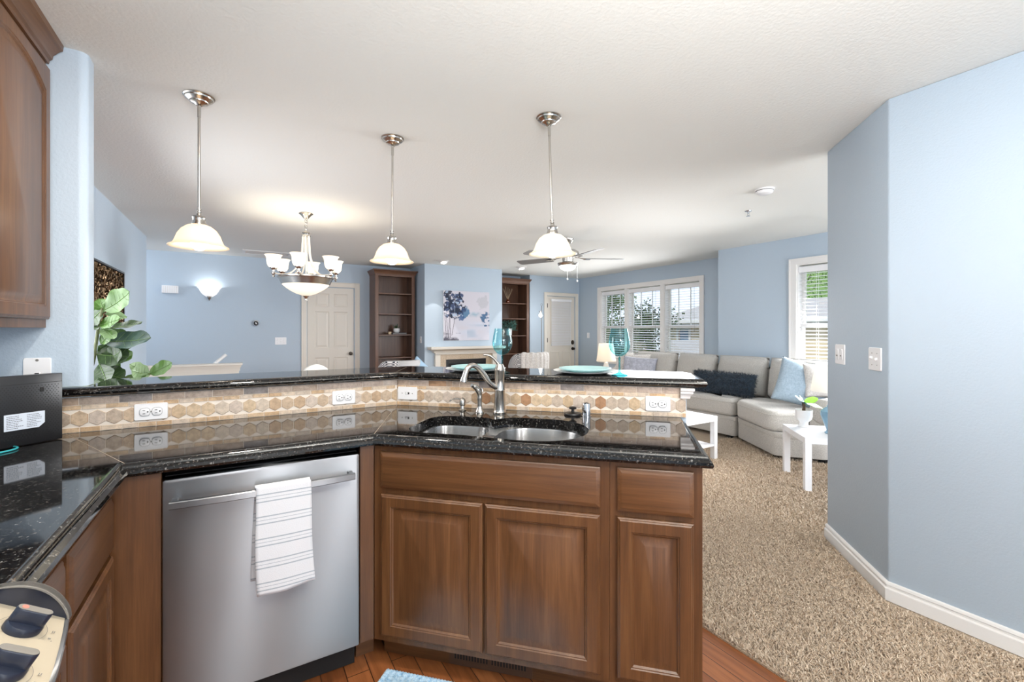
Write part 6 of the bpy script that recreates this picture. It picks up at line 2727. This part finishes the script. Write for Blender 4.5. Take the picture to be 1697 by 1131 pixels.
table_lamp('table lamp with blue glazed base and white shade beside the column', (4.280, 1.835, 0.4505), M['bluecer'],
           [(0, 0), (0.060, 0), (0.062, 0.008), (0.050, 0.016), (0.048, 0.03), (0.070, 0.09), (0.092, 0.155), (0.090, 0.185), (0.060, 0.215), (0.045, 0.222), (0.048, 0.235), (0.030, 0.245), (0.012, 0.25), (0, 0.26)],
           0.355, 0.235, 0.165, 0.125, M['lshade2'], M['bulbn'], 3)
t = thing('end_table', 'round white end table under the lamp by the windows', 'table', (5.98, 6.42, 0.009))
bm = NB()
lathe(bm, [(0, 0.42), (0.22, 0.42), (0.222, 0.43), (0.22, 0.445), (0, 0.445)], 40)
obj('table_top', bm, M['lacquer'], t)
for k in range(3):
    a = 2 * PI * k / 3
    bm = NB()
    cyl(bm, (0.19 * math.cos(a), 0.19 * math.sin(a), 0), (0.12 * math.cos(a), 0.12 * math.sin(a), 0.4195), 0.014, n=10)
    obj('leg', bm, M['lacquer'], t)
table_lamp('glowing cream table lamp seen through the right teal goblet', (5.98, 6.42, 0.4545), M['ceramic'],
           [(0, 0), (0.095, 0), (0.098, 0.01), (0.090, 0.03), (0.050, 0.20), (0.036, 0.25), (0.02, 0.26), (0, 0.265)],
           0.275, 0.34, 0.185, 0.135, M['lshade'], M['bulbw'], 3)

# ------------------------------------------------------------------ slim floor lamp by the back door
t = thing('floor_lamp', 'slim floor lamp with bare glowing bulb left of the back door', 'lamp', (5.12, 7.35, 0.009))
bm = NB()
lathe(bm, [(0, 0), (0.11, 0), (0.11, 0.012), (0.10, 0.018), (0, 0.020)], 32)
obj('base', bm, M['kgrey'], t)
bm = NB()
cyl(bm, (0, 0, 0.018), (0, 0, 1.80), 0.006, n=10)
pts = [(-0.022 * math.cos(2 * PI * q / 20) , 0, 1.825 + 0.022 * math.sin(2 * PI * q / 20)) for q in range(21)]
tube(bm, pts, 0.003, 6, cap=False)
obj('pole', bm, M['kgrey'], t)
bm = NB()
cyl(bm, (0, -0.01, 1.70), (-0.045, -0.03, 1.70), 0.005, n=8)
cyl(bm, (-0.045, -0.03, 1.70), (-0.045, -0.03, 1.665), 0.016, n=12)
obj('socket_arm', bm, M['nickel'], t)
bm = NB()
lathe(bm, [(0, 0.05), (0.014, 0.046), (0.018, 0.030), (0.035, 0.0), (0.030, -0.022), (0.014, -0.036), (0, -0.04)], 18, (-0.045, -0.03, 1.615))
obj('bulb', bm, M['fbulb'], t)


# ------------------------------------------------------------------ chairs
def tub_chair(label, loc, rz, z_top, mat, w=0.62, seat_z=0.44):
    """barrel armchair, open side facing local -y"""
    t = thing('accent_chair', label, 'armchair', (loc[0], loc[1], 0.009), rz, 'patterned accent chairs in the living area')
    n_ = 30
    ro, ri = w / 2, w / 2 - 0.075
    def hgt(a):
        s = abs(a) / R(125)
        return z_top - (z_top - 0.62) * max(0, (s - 0.45) / 0.55) ** 1.6
    loops = []
    for k in range(n_ + 1):
        a = R(-125) + R(250) * k / n_
        ca, sa = math.sin(a), math.cos(a)
        H_ = hgt(a)
        loops.append([(ro * ca, ro * sa, 0.12), (ro * 1.02 * ca, ro * 1.02 * sa, H_ * 0.6), (ro * 1.04 * ca, ro * 1.04 * sa, H_ - 0.03), (ro * 1.01 * ca, ro * 1.01 * sa, H_ - 0.006),
                      ((ro + ri) / 2 * ca * 1.02, (ro + ri) / 2 * sa * 1.02, H_), (ri * 1.03 * ca, ri * 1.03 * sa, H_ - 0.008), (ri * ca, ri * sa, H_ - 0.04), (ri * ca, ri * sa, 0.12)])
    bm = NB()
    loft(bm, loops, True, True)
    obj('backrest', bm, mat, t, 1.0)
    bm = NB()
    lathe(bm, [(0, 0.13), (ri - 0.005, 0.13), (ri - 0.002, seat_z - 0.05), (ri - 0.02, seat_z), (0, seat_z + 0.015)], 36)
    obj('seat', bm, mat, t, 1.0)
    for k in range(4):
        a = PI / 4 + k * PI / 2
        bm = NB()
        cyl(bm, (0.24 * math.cos(a), 0.24 * math.sin(a), 0.0), (0.22 * math.cos(a), 0.22 * math.sin(a), 0.135), 0.014, 0.02, n=12)
        obj('leg', bm, M['bz'], t)
    return t


tub_chair('patterned tub chair with pillows in front of the left bookcase', (1.93, 6.36), R(185), 0.895, M['diamond'], 0.60)
tub_chair('patterned chair draped with a cream throw before the right bookcase', (4.15, 6.35), R(172), 0.935, M['diamond'], 0.66)
throw_pillow('white and blue pillow on the patterned chair by the left bookcase', 0.44, 0.44, 0.13, M['ptri'], (2.185, 6.20, 0.655), R(8), R(-10), R(40), 11)
t = thing('throw_blanket', 'cream fringed throw over the back of the right patterned chair', 'blanket', (4.15, 6.35, 0.009), R(172))
co, fa = [], []
nA, nB_ = 44, 20
for i in range(nA + 1):
    a = R(-38) + R(82) * i / nA
    ca, sa = math.sin(a), math.cos(a)
    wv = 0.010 * math.sin(i * 0.95) + 0.006 * math.sin(i * 2.1)
    pr = [(0.362, 0.50), (0.362, 0.62), (0.362, 0.74), (0.365, 0.84), (0.362, 0.912), (0.345, 0.940), (0.305, 0.950), (0.268, 0.938), (0.240, 0.90), (0.235, 0.80), (0.235, 0.66)]
    for r, z in pr:
        zz = z + 0.006 * math.sin(i * 0.5)
        rr_ = r + (wv + 0.012 if r > 0.3 else -wv - 0.012)
        co.append((rr_ * ca, rr_ * sa, zz))
m_ = 11
for i in range(nA):
    for j in range(m_ - 1):
        a = i * m_ + j
        fa.append((a, a + 1, a + m_ + 1, a + m_))
solid(mesh_from('cloth', co, fa, M['pcream'], t), 0.008, 0)
bm = NB()
for i in range(0, nA, 1):
    p = co[i * m_]
    tube(bm, [p, (p[0] * 1.01, p[1] * 1.01, p[2] - 0.06)], 0.004, 5)
obj('fringe', bm, M['pcream'], t)

t = thing('dining_chair', 'white upholstered dining chair with rounded back under the chandelier', 'chair', (0.70, 5.42, 0.0), R(8))
bm = NB()
n_ = 16
lo = []
for k in range(n_ + 1):
    a = PI * k / n_
    lo.append((0.145 * math.cos(a), 0.16 * math.sin(a)))
poly = [(0.20, 0.44)] + [(0.205, 0.60), (0.19, 0.74)] + [(x * 1.12, 0.785 + z) for x, z in lo] + [(-0.19, 0.74), (-0.205, 0.60), (-0.20, 0.44)]
loft(bm, [[(x * s, y, 0.44 + (z - 0.44) * s2) for x, z in poly] for y, s, s2 in ((-0.03, 0.94, 0.985), (-0.022, 0.985, 0.997), (0, 1.0, 1.0), (0.022, 0.985, 0.997), (0.03, 0.94, 0.985))], True, True)
obj('backrest', bm, M['whitefab'], t, 1.0)
bm = NB()
box(bm, (-0.22, 0.03, 0.40), (0.22, 0.48, 0.48), 0.025, 4)
obj('seat', bm, M['whitefab'], t)
for x in (-0.19, 0.19):
    for y in (0.02, 0.45):
        bm = NB()
        cyl(bm, (x, y, 0.0), (x * 0.96, y, 0.40), 0.014, 0.020, n=12)
        obj('leg', bm, M['bz'], t)

# ================================================================== carpet pile
def carpet_pile():
    nr = np.random.default_rng(21)
    P = []
    def scatter(x0, x1, y0, y1, dens, keep):
        k = int((x1 - x0) * (y1 - y0) * dens)
        q = np.column_stack((nr.uniform(x0, x1, k), nr.uniform(y0, y1, k)))
        return q[keep(q)]
    def clear(q):
        return q[:, 0] > 0
    P.append(scatter(1.762, 3.2, 0.2, 2.0, 52000, clear))
    P.append(scatter(1.762, 4.3, 2.0, 3.3, 18000, clear))
    P.append(scatter(3.2, 4.5, 1.1, 2.0, 16000, clear))
    P.append(scatter(4.3, 5.2, 1.3, 3.3, 9000, clear))
    q = np.concatenate(P)
    x, y = q[:, 0], q[:, 1]
    under = ((x + y) * 0.70711 < 2.40) & ((x - y) * 0.70711 < 0.30)
    col = (x > 2.64) & (x < 3.26) & (y < x - 1.777 + 0.045) & (y < 1.45)
    q = q[~(under | col)]
    n = len(q)
    far = np.clip((np.hypot(q[:, 0], q[:, 1]) - 2.0) / 2.5, 0, 1)
    L = nr.uniform(0.012, 0.020, n)
    w = nr.uniform(0.0016, 0.0026, n) * (1 + 0.8 * far)
    a = nr.uniform(0, 2 * np.pi, n)
    lean = nr.uniform(0.3, 1.2, n)
    dx, dy = np.cos(a), np.sin(a)
    b = nr.uniform(0, 2 * np.pi, n)
    sx, sy = np.cos(b), np.sin(b)
    co = np.zeros((n, 6, 3))
    for r, (t_, wf) in enumerate(((0.0, 0.8), (0.55, 1.0), (1.0, 0.35))):
        hx = q[:, 0] + dx * L * lean * t_ * t_ * 0.9
        hy = q[:, 1] + dy * L * lean * t_ * t_ * 0.9
        hz = 0.008 + L * t_ * np.cos(np.minimum(lean, 1.2) * 0.5 * t_)
        for s_, k in ((-1, 0), (1, 1)):
            co[:, r * 2 + k, 0] = hx + s_ * sx * w * wf
            co[:, r * 2 + k, 1] = hy + s_ * sy * w * wf
            co[:, r * 2 + k, 2] = hz
    base = (np.arange(n) * 6)[:, None]
    f = np.concatenate((base + np.array([[0, 1, 3, 2]]), base + np.array([[2, 3, 5, 4]])))
    me = bpy.data.meshes.new('carpet_pile')
    me.vertices.add(n * 6)
    me.vertices.foreach_set('co', co.reshape(-1))
    nf = len(f)
    me.loops.add(nf * 4)
    me.loops.foreach_set('vertex_index', f.reshape(-1).astype(np.int32))
    me.polygons.add(nf)
    me.polygons.foreach_set('loop_start', (np.arange(nf) * 4).astype(np.int32))
    me.update(calc_edges=True)
    me.validate()
    me.materials.append(M['pile'])
    o = bpy.data.objects.new('carpet_pile', me)
    COL.objects.link(o)
    prop(o, 'beige shag carpet pile covering the floor right of the bar', 'carpet', kind='stuff')


carpet_pile()

# ================================================================== outside the windows
def tree(label, loc, h, cr, seed, mat, nleaf, zlow):
    t = thing('garden_tree', label, 'tree', loc, 0, 'trees outside the windows')
    rnd = random.Random(seed)
    bm = NB()
    tube(bm, [(0, 0, 0), (0.05, 0.02, h * 0.3), (0.0, 0.05, h * 0.6), (0.03, 0, h * 0.9)], [0.14, 0.11, 0.07, 0.02], 10)
    for k in range(7):
        a = rnd.random() * 6.28
        z = h * (0.3 + 0.08 * k)
        tube(bm, [(0, 0, z), (cr * 0.4 * math.cos(a), cr * 0.4 * math.sin(a), z + 0.3), (cr * 0.8 * math.cos(a), cr * 0.8 * math.sin(a), z + 0.7)], [0.04, 0.025, 0.008], 6)
    obj('trunk', bm, M['bark'], t)
    nr = np.random.default_rng(seed)
    co, fa = [], []
    clusters = [(nr.uniform(-1, 1, 3)) for _ in range(46)]
    for k in range(nleaf):
        c = clusters[int(nr.integers(len(clusters)))]
        z = zlow + (h - zlow) * (c[2] * 0.5 + 0.5)
        taper = 1.0 - 0.55 * max(0, (z - zlow) / (h - zlow)) ** 2
        p = np.array([c[0] * cr * taper, c[1] * cr * taper, z]) + nr.normal(0, cr * 0.16, 3)
        d = nr.normal(0, 1, 3); d /= np.linalg.norm(d)
        s = np.cross(d, nr.normal(0, 1, 3)); s /= np.linalg.norm(s)
        l = nr.uniform(0.07, 0.13)
        b0 = len(co)
        for q in (0 * d, d * l * .5 + s * l * .35, d * l, d * l * .5 - s * l * .35):
            co.append(p + q)
        fa.append((b0, b0 + 1, b0 + 2, b0 + 3))
    mesh_from('foliage', co, fa, mat, t, False)


GZ = -2.9
bm = NB()
box(bm, (7.0, -8, GZ - 0.2), (60, 60, GZ))
go = obj('lawn', bm, M['grass'])
prop(go, 'green lawn beyond the house outside the windows', 'lawn')
tree('tall green leafy tree outside the left window of the triple set', (10.6, 12.1, GZ), 6.2, 1.5, 1, M['treeg'], 15000, 1.0)
tree('dark leafy tree outside the middle window of the triple set', (10.3, 9.60, GZ), 5.0, 1.1, 2, M['treed'], 11000, 0.6)
tree('green tree on the slope beyond the neighbouring house', (26.0, 12.6, -1.0), 8.5, 2.4, 3, M['treeg'], 4200, 2.0)

t = thing('neighbour_house', 'tan sided neighbouring house with grey roof outside the right windows', 'house', (13.0, 3.0, GZ))
HW = 8.1
bm = NB()
wn = [(6.9, 7.32, 3.55, 4.25)]
for a, b, c, d in rect_minus(0, HW, 0, 4.50, wn):
    box(bm, (0, a, c), (0.2, b, d))
for k in range(24):
    z = 0.2 + k * 0.178
    for a, b, c, d in rect_minus(0, HW, z, z + 0.012, [(w_[0] - 0.001, w_[1] + 0.001, w_[2], w_[3]) for w_ in wn]):
        box(bm, (-0.012, a, c), (0, b, d))
box(bm, (0.2, HW - 0.2, 0), (6.0, HW, 4.5))
obj('siding', bm, M['siding'], t)
bm = NB()
prism(bm, [(-0.45, 4.50), (3.0, 5.28), (6.5, 4.50), (6.5, 4.40), (-0.45, 4.40)], -0.3, HW + 0.3)
tf(bm, bm.verts, Matrix(((1, 0, 0, 0), (0, 0, 1, 0), (0, 1, 0, 0), (0, 0, 0, 1))))
obj('roof', bm, M['roofsh'], t)
bm = NB()
box(bm, (-0.55, -0.3, 4.44), (-0.45, HW + 0.3, 4.58), 0.02, 2)
obj('gutter', bm, M['white'], t)
bm = NB()
box(bm, (-0.44, -0.25, 4.36), (0.0, HW + 0.25, 4.399))
obj('soffit', bm, M['bx'], t)
for w_ in wn:
    bm = NB()
    for a, b, c, d in rect_minus(w_[0] - 0.08, w_[1] + 0.08, w_[2] - 0.08, w_[3] + 0.08, [w_]):
        box(bm, (-0.04, a, c), (-0.0125, b, d))
    wf = obj('window', bm, M['white'], t)
    bm = NB()
    box(bm, (0.05, w_[0], w_[2]), (0.08, w_[1], w_[3]))
    obj('pane', bm, M['bluepane'], wf)
t = thing('garden_shed', 'low grey shed roof below the neighbouring house', 'shed', (10.4, 7.4, GZ))
bm = NB()
box(bm, (0, 0, 0), (1.6, 1.9, 3.15))
obj('walls', bm, M['siding'], t)
bm = NB()
prism(bm, [(-0.25, 3.15), (2.15, 3.15), (0.95, 3.95)], -0.25, 1.85)
tf(bm, bm.verts, Matrix(((0, 0, 1, 0), (1, 0, 0, 0), (0, 1, 0, 0), (0, 0, 0, 1))))
obj('roof', bm, M['roofsh'], t)
bm = NB()
loft(bm, [[(24, -12, -2.9), (24, 15, -2.9)], [(28, -12, 2.0), (28, 15.5, 2.0)], [(36, -12, 6.4), (36, 17, 6.0)], [(60, -12, 8.0), (60, 20, 7.0)]], closed=False)
hl = obj('hillside', bm, M['grass'])
prop(hl, 'green hillside rising far behind the neighbouring house', 'hill')
